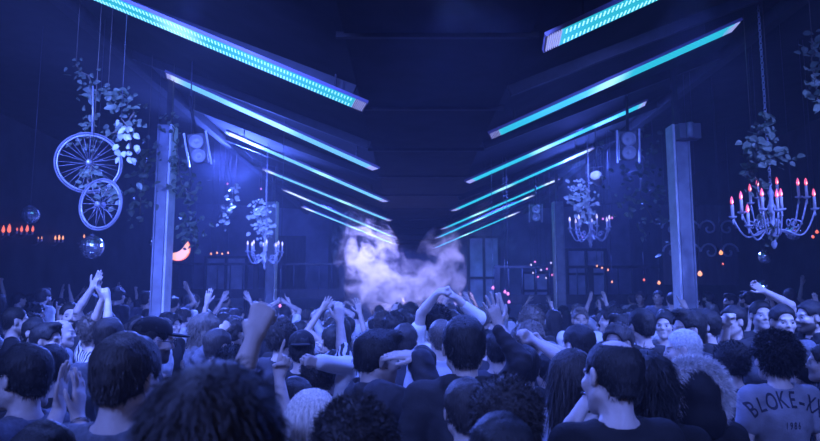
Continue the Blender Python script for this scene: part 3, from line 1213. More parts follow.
ordn = ['nearest the camera', 'second from the camera', 'third from the camera', 'fourth from the camera',
        'fifth from the camera', 'sixth from the camera', 'farthest of all']
LI = [(365, 108), (376, 170), (386, 202), (390, 221), (393, 237), (394, 244)]
LO = [(34, -30), (165, 75), (225, 132), (262, 169), (284, 190), (302, 207)]
RI = [(545, 45), (490, 137), (467, 183), (453, 211), (443, 229), (437, 238), (435, 248)]
RO = [(922, -129), (738, 26), (647, 103), (594, 148), (559, 179), (534, 195), (519, 212)]
for side, I_, O_ in (('left', LI, LO), ('right', RI, RO)):
    for i, (a, b) in enumerate(zip(I_, O_)):
        # distance follows from the height of the roof over the camera
        def at(px, py, hz):
            q = pix(px, py, 1.0)
            return pix(px, py, hz / (q.z - CAMH))
        pin = at(*a, 2.0)
        pout = at(*b, 3.14)
        n_ = len(I_) - 1
        lab = 'cyan light bar in the %s-hand row, %s' % (side, ordn[i] if i < n_ else 'farthest down the hall')
        lab = {('left', 0): 'wide cyan light bar, nearest of the left-hand row, with a white stretch',
               ('right', 0): 'shortest-looking wide cyan light bar at the top edge, rows of bright points'}.get((side, i), lab)
        led_bar(pin, pout, 0, .62 if i == 0 else .35 + .13 * ((i * 7) % 4) / 3, lab, i < 1, [1.15, 1.25, 1.4, 1.5, 1.7, 1.9, 2.0][i],
                .40 if i == 0 else .37 + .025 * i, side == 'left' and i > 0)  # farther bars are widened, their bloom is put into the shape

# ---- back of the hall: framed panels, gallery rail, posters, doors
for i, (x, w, z0, z1, m) in enumerate([(-7.2, 1.6, .6, 3.6, M_PANEL), (-4.9, 1.5, 2.4, 4.4, M_TIMBER), (-2.9, .5, 2.2, 5.4, M_TIMBER), (2.9, 1.2, 1.2, 4.4, M_PANEL),
                                       (4.9, 1.0, 1.6, 3.0, M_PANEL), (6.9, 1.5, 2.0, 3.9, M_PANEL)]):
    bm = bmesh.new()
    y = YB - .06
    box(bm, (x, y, (z0 + z1) / 2), (w, .05, z1 - z0))
    t = tag(link('window_%d' % (i + 1), bm, m, smooth=False), kind='structure')
    for sx_ in (-1, 0, 1):
        bm = bmesh.new()
        box(bm, (x + sx_ * w / 2, y - .06, (z0 + z1) / 2), (.10, .10, z1 - z0 + .1))
        link('frame', bm, M_TIMBER, t, smooth=False)
    for zz in (z0, (z0 + z1) / 2, z1):
        bm = bmesh.new()
        box(bm, (x, y - .06, zz), (w + .1, .09, .09))
        link('frame', bm, M_TIMBER, t, smooth=False)


def gallery(name, x0, x1, y, z, label):
    t = empty(name, ((x0 + x1) / 2, y, 0), 0, label, 'railing')
    L = x1 - x0
    for nm, zz, hh, dd in (('beam', z, .30, .2), ('handrail', z + 1.0, .08, .08)):
        bm = bmesh.new()
        box(bm, (0, 0, zz), (L, dd, hh))
        link(nm, bm, M_TIMBER, t, smooth=False)
    n = int(L / .42)
    me = None
    for k in range(n + 1):
        x = -L / 2 + .03 + (L - .06) * k / n
        if me is None:
            bm = bmesh.new()
            tube(bm, [(0, 0, z + .1), (0, 0, z + 1.0)], .022, 6)
            o = link('baluster', bm, M_IRON, t)
            me = o.data
        else:
            o = bpy.data.objects.new('baluster', me)
            COL.objects.link(o)
            o.parent = t
        o.location = (x, 0, 0)
    for x in (-L / 2 + .1, 0, L / 2 - .1):
        bm = bmesh.new()
        box(bm, (x, .05, (z + 1.05) / 2), (.16, .16, z + 1.05))
        link('support', bm, M_TIMBER, t, smooth=False)
    return t


gallery('gallery_rail', -8.3, -2.2, 22.5, 2.15, 'dark gallery with upright railings along the back, behind the small white-leaved chandelier')
gallery('gallery_rail', 2.6, 8.6, 20.5, 1.95, 'dark gallery with upright railings at the back right, between the two posts')

# stage block where the smoke rises
t = empty('stage', (.0, 19.5, 0), 0, 'dark raised stage hidden in the smoke between the light bars', 'stage')
bm = bmesh.new()
box(bm, (0, 0, .55), (4.2, 3.2, 1.1))
link('platform', bm, M_TIMBER, t, smooth=False)
bm = bmesh.new()
box(bm, (0, -.9, 1.45), (2.0, .6, .7))
bevel_all(bm, .02)
link('booth_front', bm, M_SPEAKER, t, smooth=False)
bm = bmesh.new()
box(bm, (0, -.85, 1.83), (2.2, .75, .06))
link('table_top', bm, M_TIMBER, t, smooth=False)


# low side platforms at the back of the floor
PLAT = [(-8.4, -4.1, 9.9, 18.5), (4.4, 8.6, 9.9, 18.5)]
for k, (x0, x1, y0, y1) in enumerate(PLAT):
    wall('floor_platform_%d' % (k + 1), ((x0 + x1) / 2, (y0 + y1) / 2, .14), (x1 - x0, y1 - y0, .28), M_FLOOR)

# ---- loudspeakers
def speaker(c, h, w, tilt, yaw, label, bright=M_CONE, rail=True):
    t = empty('loudspeaker', c, yaw, label, 'loudspeaker', 'loudspeakers hung under the roof')
    t.rotation_euler = (R(12), R(tilt), yaw)
    bm = bmesh.new()
    box(bm, (0, 0, 0), (w, w * .8, h))
    bevel_all(bm, .015)
    link('cabinet', bm, M_SPEAKER, t, smooth=False)
    for z in (-h * .23, h * .23):
        bm = bmesh.new()
        r_ = w * .38
        lathe(bm, [(r_, 0), (r_, .045), (r_ * .86, .05), (r_ * .80, .045), (r_ * .36, .006), (r_ * .32, .014), (r_ * .12, .032)], (0, -w * .4 - .005, z), 24,
              Matrix.Rotation(PI / 2, 3, 'X'))
        c_ = link('driver', bm, bright, t)
        bm = bmesh.new()
        torus(bm, (0, -w * .4 - .05, z), r_ * .98, .012, None, 28, 6)
        link('ring', bm, M_RIM, c_)
    if rail:
        for s_ in (-1, 1):
            bm = bmesh.new()
            box(bm, (s_ * (w / 2 + .03), -w * .3, 0), (.022, .05, h * 1.12))
            link('bracket', bm, M_RIM, t, smooth=False)
    bm = bmesh.new()
    tube(bm, [(0, 0, h / 2), (0, 0, h / 2 + .5)], .02, 6)
    link('hanger', bm, M_BEAM, t)
    cord(t, (0, 0, h / 2 + .4), .012)
    return t


speaker(pix(198, 149, 8.6), .40, .22, -10, R(12), 'tilted two-cone loudspeaker hanging right of the post by the crescent lamp')
speaker(pix(628, 146, 9.3), .42, .24, 0, R(-14), 'upright two-cone loudspeaker left of the big post and under the light bars')
speaker(pix(535.5, 213, 14.5), .36, .22, 0, R(-6), 'small hazy two-cone loudspeaker just left of the slim post')


def spot_lamp(c, yaw, label):
    t = empty('stage_lamp', c, yaw, label, 'lamp')
    bm = bmesh.new()
    lathe(bm, [(.05, -.13), (.07, -.10), (.09, .02), (.10, .10), (.085, .11), (.08, .09)], (0, 0, 0), 18, Matrix.Rotation(R(60), 3, 'X'))
    link('housing', bm, M_RIM, t)
    bm = bmesh.new()
    lathe(bm, [(.082, 0), (.082, .006), (.04, .02)], (0, -.085, .05), 18, Matrix.Rotation(R(60), 3, 'X'))
    link('lens', bm, mat('lamp_glow_blue', (.3, .3, .5), .3, emit=(.35, .4, 1), estr=.5), t)
    bm = bmesh.new()
    tube(bm, [(-.12, 0, 0), (-.12, 0, .2), (.12, 0, .2), (.12, 0, 0)], .010, 6)
    tube(bm, [(0, 0, .2), (0, 0, .7)], .012, 6)
    link('yoke', bm, M_BEAM, t)
    cord(t, (0, 0, .6), .012)
    return t


spot_lamp(pix(597, 179, 11), R(-30), 'small silver lamp hanging above the small right chandelier')



# ---- bicycle wheels hung on the left
def wheel(c, r, yaw, tilt, label, spokes=28):
    t = empty('bicycle_wheel', c, 0, label, 'bicycle wheel', 'bicycle wheels hung at the left')
    t.rotation_euler = (0, tilt, yaw)
    bm = bmesh.new()
    torus(bm, (0, 0, 0), r, .0105, None, 64, 8)
    link('tyre', bm, M_TYRE, t)
    bm = bmesh.new()
    torus(bm, (0, 0, 0), r - .022, .010, None, 64, 6)
    link('rim', bm, M_RIM, t)
    bm = bmesh.new()
    lathe(bm, [(.012, -.055), (.03, -.045), (.03, -.035), (.016, -.03), (.016, .03), (.03, .035), (.03, .045), (.012, .055)], (0, 0, 0), 14,
          Matrix.Rotation(PI / 2, 3, 'X'))
    link('hub', bm, M_RIM, t)
    me = None
    for k in range(spokes):
        if me is None:
            bm = bmesh.new()
            tube(bm, [(.0, 0, .026), (.0, 0, r - .03)], .0024, 4)
            o = link('spoke', bm, M_RIM, t)
            me = o.data
        else:
            o = bpy.data.objects.new('spoke', me)
            COL.objects.link(o)
            o.parent = t
        a = 2 * PI * k / spokes
        o.rotation_euler = (0, a, 0)
        o.location = (0, .035 if k % 2 else -.035, 0)
    return t


wheel(pix(89, 163, 6.6), .310, R(25), 0, 'larger bicycle wheel hung from a rope above the smaller wheel')
wheel(pix(100.5, 204.5, 6.35), .250, R(-17), R(4), 'smaller bicycle wheel hanging below the larger one, turned sideways', 24)


def rope(pts, r_, label, m=M_STEM, name='rope'):
    bm = bmesh.new()
    tube(bm, pts, r_, 6)
    return tag(link(name, bm, m), label, name.replace('_', ' '))


rope([pix(93, 86, 6.6), pix(93, 110, 6.6), pix(92, 134, 6.6)], .010, 'thin rope holding up the larger bicycle wheel', M_RIM)


def leaf_mesh(bm, p, d, n, s, heart=True):
    """a small folded pointed leaf"""
    d = d.normalized()
    x = d.cross(n).normalized()
    n = x.cross(d)
    pr = [(0, 0, 0), (.32, .18, .05), (.36, .45, .07), (.20, .78, .04), (0, 1.0, -.03), (-.20, .78, .04), (-.36, .45, .07), (-.32, .18, .05)]
    vs_ = [bm.verts.new(p + x * a * s + d * b * s + n * c * s) for a, b, c in pr]
    mid = bm.verts.new(p + d * .45 * s - n * .03 * s)
    for i in range(8):
        bm.faces.new((vs_[i], vs_[(i + 1) % 8], mid))


def vine(name, pts, spread, n, size, label, m, group=None, seed=1, cat='vine'):
    rg = random.Random(seed)
    pts = [Vector(p) for p in pts]
    t = empty(name, pts[0], 0, label, cat, group)
    o0 = pts[0]
    bm = bmesh.new()
    fine = []
    for a, b in zip(pts, pts[1:]):
        for k in range(6):
            fine.append(a.lerp(b, k / 6) - o0 + Vector((rg.uniform(-1, 1), rg.uniform(-1, 1), rg.uniform(-1, 1))) * .02)
    fine.append(pts[-1] - o0)
    tube(bm, fine, .009, 5)
    link('stem', bm, M_STEM, t)
    bm = bmesh.new()
    for k in range(n):
        c = rg.choice(fine)
        q = c + Vector((rg.gauss(0, 1), rg.gauss(0, 1), rg.gauss(0, 1))) * spread
        d = Vector((rg.uniform(-1, 1), rg.uniform(-1, .3), rg.uniform(-1, .2)))
        nn = Vector((rg.uniform(-.6, .6), -1, rg.uniform(-.2, .8)))
        leaf_mesh(bm, q, d, nn, size * rg.uniform(.6, 1.3))
    tag(link('leaves', bm, m, t, smooth=False), kind='stuff')
    cord(t, (0, 0, 0), .004, M_STEM)
    return t


D = 6.75
vine('hanging_vine', [pix(76, 64, D), pix(90, 80, D), pix(94, 100, D), pix(92, 128, D)], .05, 60, .075, 'dark vine trailing down the rope above the bicycle wheels', M_LEAF, None, 1)
vine('hanging_vine', [pix(108, 92, D), pix(124, 95, D), pix(132, 112, D), pix(128, 130, D), pix(108, 135, D), pix(84, 138, D)], .065, 130, .075,
     'leafy vine arching over the top of the larger bicycle wheel', M_LEAF, None, 2)
# the light leaves by the wheel are big enough to be single parts
lv = empty('ivy_sprig', pix(128, 128, 6.3), 0, 'sprig of pale heart-shaped leaves at the right edge of the larger bicycle wheel', 'ivy')
rg = random.Random(5)
bm = bmesh.new()
tube(bm, [Vector((-.08, .02, .10)), Vector((0, .02, 0)), Vector((.03, .02, -.2)), Vector((.0, .02, -.3))], .006, 5)
link('stem', bm, M_STEM, lv)
cord(lv, (-.08, .02, .10), .003)
for k in range(20):
    bm = bmesh.new()
    leaf_mesh(bm, Vector((0, 0, 0)), Vector((0, 0, -1)), Vector((0, -1, 0)), .078)
    o = link('leaf', bm, M_LEAFP, lv, smooth=False)
    o.location = (rg.uniform(-.09, .10), rg.uniform(-.05, .03), rg.uniform(-.30, .10))
    o.rotation_euler = (rg.uniform(-.5, .5), rg.uniform(-1, 1), rg.uniform(-.6, .6))
vine('hanging_vine', [pix(92, 165, 6.5), pix(88, 185, 6.4), pix(108, 192, 6.3), pix(119, 196, 6.3)], .05, 46, .075, 'vine threaded between the two bicycle wheels', M_LEAF, None, 3)
vine('hanging_vine', [pix(172, 120, 9.0), pix(176, 150, 9.0), pix(180, 185, 9.0), pix(196, 196, 9.0)], .10, 110, .08, 'leafy vine around the top of the post by the crescent lamp', M_LEAF, None, 4)
vine('hanging_vine', [pix(148, 150, 9.0), pix(142, 180, 9.0), pix(140, 215, 9.0)], .08, 90, .095, 'thin vine hanging just left of the post by the crescent lamp', M_LEAF, None, 6)
vine('hanging_vine', [pix(190, 215, 9.4), pix(193, 240, 9.4)], .10, 60, .09, 'clump of leaves hanging beside the crescent lamp', M_LEAF, None, 16)
vine('hanging_vine', [pix(236, 184, 13), pix(230, 205, 13), pix(222, 222, 13)], .07, 40, .10, 'vine slanting down between the left posts', M_LEAFP, None, 7)
vine('hanging_vine', [pix(259, 205, 13.5), pix(263, 222, 13.5), pix(266, 240, 13.5)], .10, 120, .10, 'white-leaved vine above the small left chandelier', M_LEAFP, None, 8)
vine('hanging_vine', [pix(577, 186, 12), pix(582, 200, 12), pix(586, 215, 12)], .12, 110, .10, 'pale-leaved vine above the small right chandelier', M_LEAFP, None, 9)
vine('hanging_vine', [pix(770, 118, 7.0), pix(757, 134, 7.0), pix(750, 145, 7.0), pix(765, 156, 7.0), pix(782, 156, 7.0)], .06, 130, .085,
     'vine wound round the chain above the large candle chandelier', M_LEAF, None, 10)
vine('hanging_vine', [pix(752, 150, 7.3), pix(748, 165, 7.3), pix(756, 180, 7.3), pix(768, 225, 7.35), pix(770, 245, 7.35)], .045, 70, .08,
     'thin vine trailing through the arms of the large candle chandelier', M_LEAF, None, 20)
vine('hanging_vine', [pix(812, 40, 6.5), pix(815, 65, 6.5), pix(817, 100, 6.5)], .06, 60, .09, 'vine hanging at the upper right edge', M_LEAF, None, 11)
vine('hanging_vine', [pix(633, 130, 12), pix(645, 165, 12), pix(640, 195, 12), pix(655, 225, 12)], .30, 150, .11, 'dark vine spilling left of the big right-hand post', M_LEAF, None, 12)


# ---- chandeliers
M_FLAME = mat('candle_bulb_red', (1, .3, .3), .3, emit=(1.0, .10, .13), estr=1.3)
M_FLAMEW = mat('candle_bulb_core', (1, .8, .7), .3, emit=(1.0, .62, .55), estr=2.2)
M_WARM = mat('warm_bulb', (1, .6, .3), .3, emit=(1.0, .36, .12), estr=1.5)
M_WARMD = mat('warm_candle_glow', (1, .4, .2), .3, emit=(1.0, .17, .07), estr=1.2)
M_PALEB = mat('pale_bulb', (1, .9, .9), .3, emit=(.75, .62, 1.0), estr=1.0)
M_PINK = mat('pink_bulb', (1, .4, .7), .3, emit=(1.0, .25, .6), estr=1.2)


def flame_bm(s):
    bm = bmesh.new()
    lathe(bm, [(.001, 0), (.010 * s, .006 * s), (.0145 * s, .022 * s), (.011 * s, .045 * s), (.004 * s, .066 * s), (.0005, .074 * s)], (0, 0, 0), 10)
    return bm


def chandelier(center, spots, s, chain_to, label, bulbm, leaves=None):
    t = empty('chandelier', center, 0, label, 'chandelier')
    bm = bmesh.new()
    lathe(bm, [(.006, -.42 * s), (.02 * s, -.40 * s), (.035 * s, -.36 * s), (.02 * s, -.33 * s), (.05 * s, -.28 * s), (.075 * s, -.22 * s), (.05 * s, -.15 * s),
               (.022 * s, -.10 * s), (.03 * s, .0), (.05 * s, .05 * s), (.03 * s, .09 * s), (.02 * s, .16 * s), (.035 * s, .22 * s), (.015 * s, .26 * s), (.006, .32 * s)], (0, 0, 0), 16)
    link('stem', bm, M_CHAND, t)
    c = Vector(center)
    for q in spots:
        q = Vector(q) - c
        out = Vector((q.x, q.y, 0))
        rad = out.length
        o = out.normalized()
        zc = q.z - .16 * s
        pts = []
        for k in range(13):
            u = k / 12
            rr = .05 * s + (rad - .05 * s) * u
            z = -.20 * s + (zc + .20 * s) * (u ** 2.2) - .11 * s * math.sin(PI * u) + .05 * s * math.sin(2 * PI * u)
            pts.append(o * rr + Vector((0, 0, z)))
        bm = bmesh.new()
        tube(bm, pts, [.0095 * s] * 13, 7)
        # scroll curl under the arm
        cen = o * (rad * .55) + Vector((0, 0, -.15 * s + zc * .2))
        tube(bm, [cen + (o * math.cos(a) + Vector((0, 0, 1)) * math.sin(a)) * (.06 * s * (1 - a / 9)) for a in [i_ * .6 for i_ in range(12)]], .008 * s, 5)
        arm = link('arm', bm, M_CHAND, t)
        bm = bmesh.new()
        lathe(bm, [(.008 * s, 0), (.035 * s, .012 * s), (.045 * s, .028 * s), (.040 * s, .026 * s), (.012 * s, .015 * s)], o * rad + Vector((0, 0, zc - .005)), 14)
        link('drip_pan', bm, M_CHAND, arm)
        bm = bmesh.new()
        lathe(bm, [(.016 * s, 0), (.016 * s, .135 * s), (.012 * s, .14 * s)], o * rad + Vector((0, 0, zc + .015 * s)), 12)
        cd = link('candle_sleeve', bm, M_CANDLE, t)
        bm = flame_bm(1.25 * s)
        bmesh.ops.translate(bm, vec=o * rad + Vector((0, 0, zc + .155 * s)), verts=bm.verts[:])
        link('bulb', bm, bulbm, cd)
        bm = flame_bm(.55 * s)
        bmesh.ops.translate(bm, vec=o * rad + Vector((0, -.012 * s, zc + .165 * s)), verts=bm.verts[:])
        link('filament', bm, M_FLAMEW, cd)
        # crystal drop
        bm = bmesh.new()
        lathe(bm, [(.002, -.07 * s), (.012 * s, -.05 * s), (.004 * s, -.015 * s), (.002, 0)], o * rad + Vector((0, 0, zc)), 6)
        link('drop', bm, M_CHAND, arm)
    if chain_to is not None:
        L = (Vector(chain_to) - c)
        n = int(L.length / (.045))
        bm = bmesh.new()
        for k in range(n):
            p = Vector((0, 0, .30 * s)).lerp(L, (k + .5) / n)
            rot = Matrix.Rotation(PI / 2 * (k % 2), 3, 'Z')
            r0 = len(bm.verts)
            torus(bm, (0, 0, 0), .021, .006, None, 10, 4)
            bm.verts.ensure_lookup_table()
            for v in bm.verts[r0:]:
                v.co = rot @ Vector((v.co.x * .7, v.co.y, v.co.z * 1.25)) + p
        link('chain', bm, M_CHAND, t)
    return t


DC = 7.4
cc = pix(772, 212, DC)
fl = [(732, 204, -.25), (741, 199, -.45), (750, 191, .25), (757.5, 186, .45), (762, 196, -.5), (747.7, 212, -.55), (777, 184, .5), (777, 197, -.5), (781, 196, -.35),
      (798, 185, .35), (806, 185, .2), (814, 196, -.1)]
spots = []
for px, py, dy in fl:
    spots.append(pix(px, py, DC + dy))
chandelier(cc, spots, 1.0, Vector((cc.x, cc.y, roof_z(cc.x))), 'large candle chandelier with glowing red flame bulbs, hung on a chain', M_FLAME)
for (cx, cy, dd, lab, n, r_, ch) in ((265, 250, 13.2, 'small hazy chandelier with white candles in front of the slim left post', 8, .34, 200),
                                 (590, 226, 12.0, 'small chandelier with pale candles right of the slim right post', 7, .36, 180)):
    c0 = pix(cx, cy, dd)
    sp = [c0 + Vector((math.cos(2 * PI * k / n + .3) * r_, math.sin(2 * PI * k / n + .3) * r_, .10)) for k in range(n)]
    chandelier(c0, sp, .95, Vector((c0.x, c0.y, roof_z(c0.x))), lab, M_PALEB)


# ---- crescent moon lamp
def moon(c, r_, label):
    t = empty('crescent_lamp', c, 0, label, 'lamp')
    n = 26
    a0, a1 = R(-175), R(45)
    outer = [Vector((math.cos(a0 + (a1 - a0) * k / n) * r_, 0, math.sin(a0 + (a1 - a0) * k / n) * r_)) for k in range(n + 1)]
    off = Vector((-.72, 0, .56)) * r_
    r2 = (outer[0] - off).length
    b0 = math.atan2((outer[0] - off).z, (outer[0] - off).x)
    b1 = math.atan2((outer[-1] - off).z, (outer[-1] - off).x)
    inner = [off + Vector((math.cos(b0 + (b1 - b0) * k / n), 0, math.sin(b0 + (b1 - b0) * k / n))) * (r2 + ((outer[-1] - off).length - r2) * k / n) for k in range(n + 1)]
    bm = bmesh.new()
    fr = [[bm.verts.new(v + Vector((0, y, 0))) for v in vs_] for y in (-.03, .03) for vs_ in (outer, inner)]
    for k in range(n):
        bm.faces.new((fr[0][k], fr[0][k + 1], fr[1][k + 1], fr[1][k]))
        bm.faces.new((fr[3][k], fr[3][k + 1], fr[2][k + 1], fr[2][k]))
        bm.faces.new((fr[2][k], fr[2][k + 1], fr[0][k + 1], fr[0][k]))
        bm.faces.new((fr[1][k], fr[1][k + 1], fr[3][k + 1], fr[3][k]))
    bmesh.ops.recalc_face_normals(bm, faces=bm.faces[:])
    link('glowing_crescent', bm, mat('crescent_glow', (1, .6, .4), .4, emit=(1.0, .47, .26), estr=1.1), t, smooth=False)
    bm = bmesh.new()
    tube(bm, [v + Vector((0, .0, 0)) for v in outer], .010, 6)
    link('rim', bm, M_WARMD, t)
    cord(t, (r_ * .7, 0, r_ * .7), .004)
    return t


moon(pix(178.5, 249, 9.6), .165, 'glowing orange crescent moon lamp just right of the near left post')


# ---- mirror balls
def mirror_ball(c, r_, label, g='mirror balls hung over the crowd'):
    t = empty('mirror_ball', c, 0, label, 'mirror ball', g)
    bm = bmesh.new()
    bmesh.ops.create_uvsphere(bm, u_segments=22, v_segments=12, radius=r_)
    fs = bmesh.ops.inset_individual(bm, faces=[f for f in bm.faces if len(f.verts) == 4], thickness=r_ * .02, depth=r_ * .012)
    o = link('mirror_tiles', bm, mat('mirror_glass', (.9, .92, .98), .14, .95), t, smooth=False)
    o['kind'] = 'stuff'
    bm = bmesh.new()
    lathe(bm, [(.03, r_ * .97), (.03, r_ * 1.1), (.008, r_ * 1.12)], (0, 0, 0), 12)
    tube(bm, [(0, 0, r_ * 1.1), (0, 0, roof_z(c.x) - c.z + .02)], .003, 4)
    link('hanger', bm, M_IRON, t)
    return t


mirror_ball(pix(30, 215, 8.5), .115, 'mirror ball at far left above the row of orange candles')
mirror_ball(pix(92, 247, 8.0), .14, 'mirror ball hanging below the bicycle wheels')
mirror_ball(pix(794, 232, 8.2), .10, 'mirror ball close under the right arms of the large chandelier')
mirror_ball(pix(765, 257, 8.8), .085, 'small mirror ball below the middle of the large chandelier')
mirror_ball(pix(763, 287, 9.4), .085, 'small mirror ball right above the raised arm at the right')
mirror_ball(pix(153, 242, 9.9), .06, 'tiny mirror ball just left of the near left post')


# ---- candles and bulbs on the side walls and at the back
def sconce(px, py, d, n, label, m, s=1.6, step=.10, cat='candle lamp'):
    # they are fixed to the left wall
    d0 = 8.30 * F / (410 - px)
    s *= d0 / d * .8
    step *= d0 / d
    c = pix(px, py, d0)
    t = empty('candle_sconce', c, 0, label, cat)
    bm = bmesh.new()
    w = (n - 1) * step
    tube(bm, [(-w / 2 - .02, 0, -.06), (w / 2 + .02, 0, -.06)], .010, 6)
    tube(bm, [(0, 0, -.06), (-.1, .0, -.14), (-.24, 0, -.12)], .012, 6)
    link('bracket', bm, M_IRON, t)
    for k in range(n):
        bm = bmesh.new()
        lathe(bm, [(.018, -.055), (.018, 0), (.012, .004)], (-w / 2 + k * step, 0, 0), 10)
        cs = link('candle_sleeve', bm, M_CANDLE, t)
        bm = flame_bm(s * (1 if k % 2 else .85))
        bmesh.ops.translate(bm, vec=(-w / 2 + k * step, 0, .004), verts=bm.verts[:])
        link('bulb', bm, m, cs)
    return t


sconce(6, 233, 8.4, 2, 'pair of tall orange candle bulbs at the far left edge', M_WARMD, 2.0, .075)
sconce(17, 231, 8.6, 1, 'single dim red candle bulb right of the pair at the far left edge', M_WARMD, .9)
sconce(27, 232, 8.4, 3, 'three orange candle bulbs under the far left mirror ball', M_WARMD, 1.6, .072)
sconce(40, 239, 9.5, 2, 'two tiny warm bulbs between the two groups of orange candles', M_WARM, .6, .05)
sconce(59, 240, 9.5, 3, 'three yellow-orange candle bulbs left of the mirror ball under the wheels', M_WARM, 1.3, .055)
sconce(84, 238, 8.6, 1, 'single orange candle bulb in front of the mirror ball under the wheels', M_WARM, 1.0)


def bulb(px, py, d, r_, m, label, cat='light bulb', group=None):
    r_ *= .62
    c = pix(px, py, d)
    t = empty('light_bulb', c, 0, label, cat, group)
    bm = bmesh.new()
    lathe(bm, [(.001, -r_), (r_ * .6, -r_ * .8), (r_, -r_ * .1), (r_ * .8, r_ * .6), (r_ * .4, r_ * 1.1), (r_ * .35, r_ * 1.4)], (0, 0, 0), 12)
    link('glass', bm, m, t)
    bm = bmesh.new()
    lathe(bm, [(r_ * .38, r_ * 1.35), (r_ * .38, r_ * 2.2), (r_ * .1, r_ * 2.3)], (0, 0, 0), 8)
    tube(bm, [(0, 0, r_ * 2.2), (0, 0, r_ * 2.2 + .5)], .004, 4)
    link('socket', bm, M_IRON, t)
    cord(t, (0, 0, r_ * 2.2 + .45), .0035)
    return t


bulb(700, 274, 10, .055, M_WARM, 'largest warm bulb, low and right of the big right-hand post')
bulb(693, 268, 10, .035, M_WARMD, 'dim orange bulb touching the big right-hand post')
bulb(721, 253, 10.5, .050, M_WARM, 'warm bulb highest of those right of the big right-hand post')
bulb(723, 264, 10.8, .025, M_WARMD, 'tiny orange bulb just under the highest warm bulb')
bulb(659, 283, 13, .050, M_WARM, 'warm white bulb left of the big right-hand post')
bulb(644, 280, 13, .035, M_WARMD, 'small orange bulb left of the warm white one by the post')
bulb(612, 282, 13, .03, M_WARM, 'small warm bulb beyond the crowd, between the two right-hand posts')
bulb(817, 232, 9, .035, M_WARMD, 'orange bulb at the right edge beside the chandelier')
bulb(813, 237, 9, .03, M_WARMD, 'orange bulb just below the one at the right edge')
for k, (px, py) in enumerate([(211, 254), (217, 253), (222, 254), (228, 253)]):
    bulb(px, py, 15, .035, M_WARM, ['first', 'second', 'third', 'last'][k] + ' of four warm bulbs in a row, counted from the crescent lamp', group='four warm bulbs in a row')
bulb(227.5, 184, 15, .03, M_PINK, 'tiny pink bulb under the second left light bar')
bulb(261, 189, 15, .03, M_PINK, 'tiny pink bulb near the tips of the far left light bars')
bulb(280, 306, 10, .035, M_PINK, 'tiny pinkish light over the crowd left of the smoke')
WORDS = ['first', 'second', 'third', 'fourth', 'fifth', 'sixth', 'seventh', 'eighth', 'ninth']
PK = [(531, 265), (535, 262), (541, 270), (547, 269), (551, 263), (538, 277), (546, 278), (552, 275), (533, 273)]
for k, (px, py) in enumerate(PK):
    bulb(px, py, 15 + .2 * k, .035, M_PINK if k % 2 else M_PALEB, 'tiny pink or pale bulb in cluster near slim right post, %s from the left' % WORDS[sorted(PK).index((px, py))], group='cluster of pink and pale bulbs')
PK = [(493, 288), (505, 292), (508, 294), (509, 302)]
for k, (px, py) in enumerate(PK):
    bulb(px, py, 11 + .2 * k, .04, M_PINK, 'small pink light over the heads, %s of four right of the smoke' % ['leftmost', 'upper middle', 'lower middle', 'lowest'][k], group='pink lights right of the smoke')
PK = [(597, 266), (602, 268), (608, 270), (588, 237), (582, 237), (603, 219), (612, 218)]
for k, (px, py) in enumerate(PK):
    bulb(px, py, 14, .032, M_WARM if k < 3 else M_PINK, 'small %s bulb around the small right chandelier, %s from the left' % ('warm' if k < 3 else 'pink', WORDS[sorted(PK).index((px, py))]), group='bulbs around the small right chandelier')

# ornamental scroll iron panels behind the right post
t = empty('scroll_panel', pix(700, 240, 14), 0, 'pale scrollwork panel on both sides of the big right-hand post', 'panel')
bm = bmesh.new()
box(bm, (0, .04, -.1), (1.6, .03, 1.7))
link('board', bm, M_TIMBER, t, smooth=False)
for k in range(8):
    bm = bmesh.new()
    cx, cz = -.6 + .4 * (k % 4), .25 - .5 * (k // 4)
    sgn = 1 if k % 2 else -1
    tube(bm, [Vector((cx + sgn * math.cos(a) * .20 * (1 - a / 8.5), 0, cz + math.sin(a) * .20 * (1 - a / 8.5))) for a in [i_ * .45 for i_ in range(17)]], .022, 6)
    link('scroll', bm, M_PANEL, t)
for sx_ in (-.7, .7):
    cord(t, (sx_, .04, .7), .006)

# ------------------------------------------------------------------ people placed one by one
UP = (0, 0, 1)
# --- nearest rows
hero(215, 362, 1.15, 0, 'person with a huge dark bushy head of hair closest to the camera', hair='wavy', am=.003, strands=12000, slen=.035, cc='black', cloth='jacket', hc='brown', hvox=.005)
hero(226, 372, 1.95, 0, 'person hidden behind the bushy dark head, fist thrust up beside it', hair='short', cloth='tee', cc='black',
     R=dict(px=(254, 338, 1.88), epx=(250, 440, 1.85), pose='fist', n=(.1, 1, .1), hs=1.08))
hero(27, 343, 2.7, 80, 'dark-haired man in profile at the left edge, looking out of the frame', hair='short', strands=2500, cc='denim', cloth='tee', skin=0, eyes=1, look=(0, 3, 0))
hero(123, 332, 2.15, -12, 'man seen from behind in charcoal t-shirt, standing under the near left post', hair='short', strands=3000, hc='brown', cloth='tee', cc='denim', look=(-8, 6, 4), fat=1.05)
hero(313, 390, 2.35, 6, 'person with straight light blonde hair seen from behind', hair='bob', strands=3000, hc='blonde', female=True, cloth='tee', cc='charcoal')
hero(356, 397, 1.75, -5, 'person with dark wavy tousled hair at the bottom edge, in front of the hooded man', hair='messy', strands=5000, hc='brown', cloth='tee', cc='black')
hero(373, 328, 3.35, -74, 'man in a dark hooded sweatshirt shading his eyes with one hand', hair='quiff', strands=2500, cloth='hoodie', cc='navy', look=(0, 10, 0), eyes=1,
     R=dict(px=(421, 356, 3.15), epx=(434, 381, 3.1), pose='open', n=(-.2, .5, -1), hd=(-.95, .15, .05), hs=1.0, sleeve=1.97))
hero(464, 315, 3.0, 0, 'tall dark-haired man seen straight from behind in a dark jacket, centre of the crowd', hair='short', strands=3000, cloth='jacket', cc='charcoal', fat=1.0)
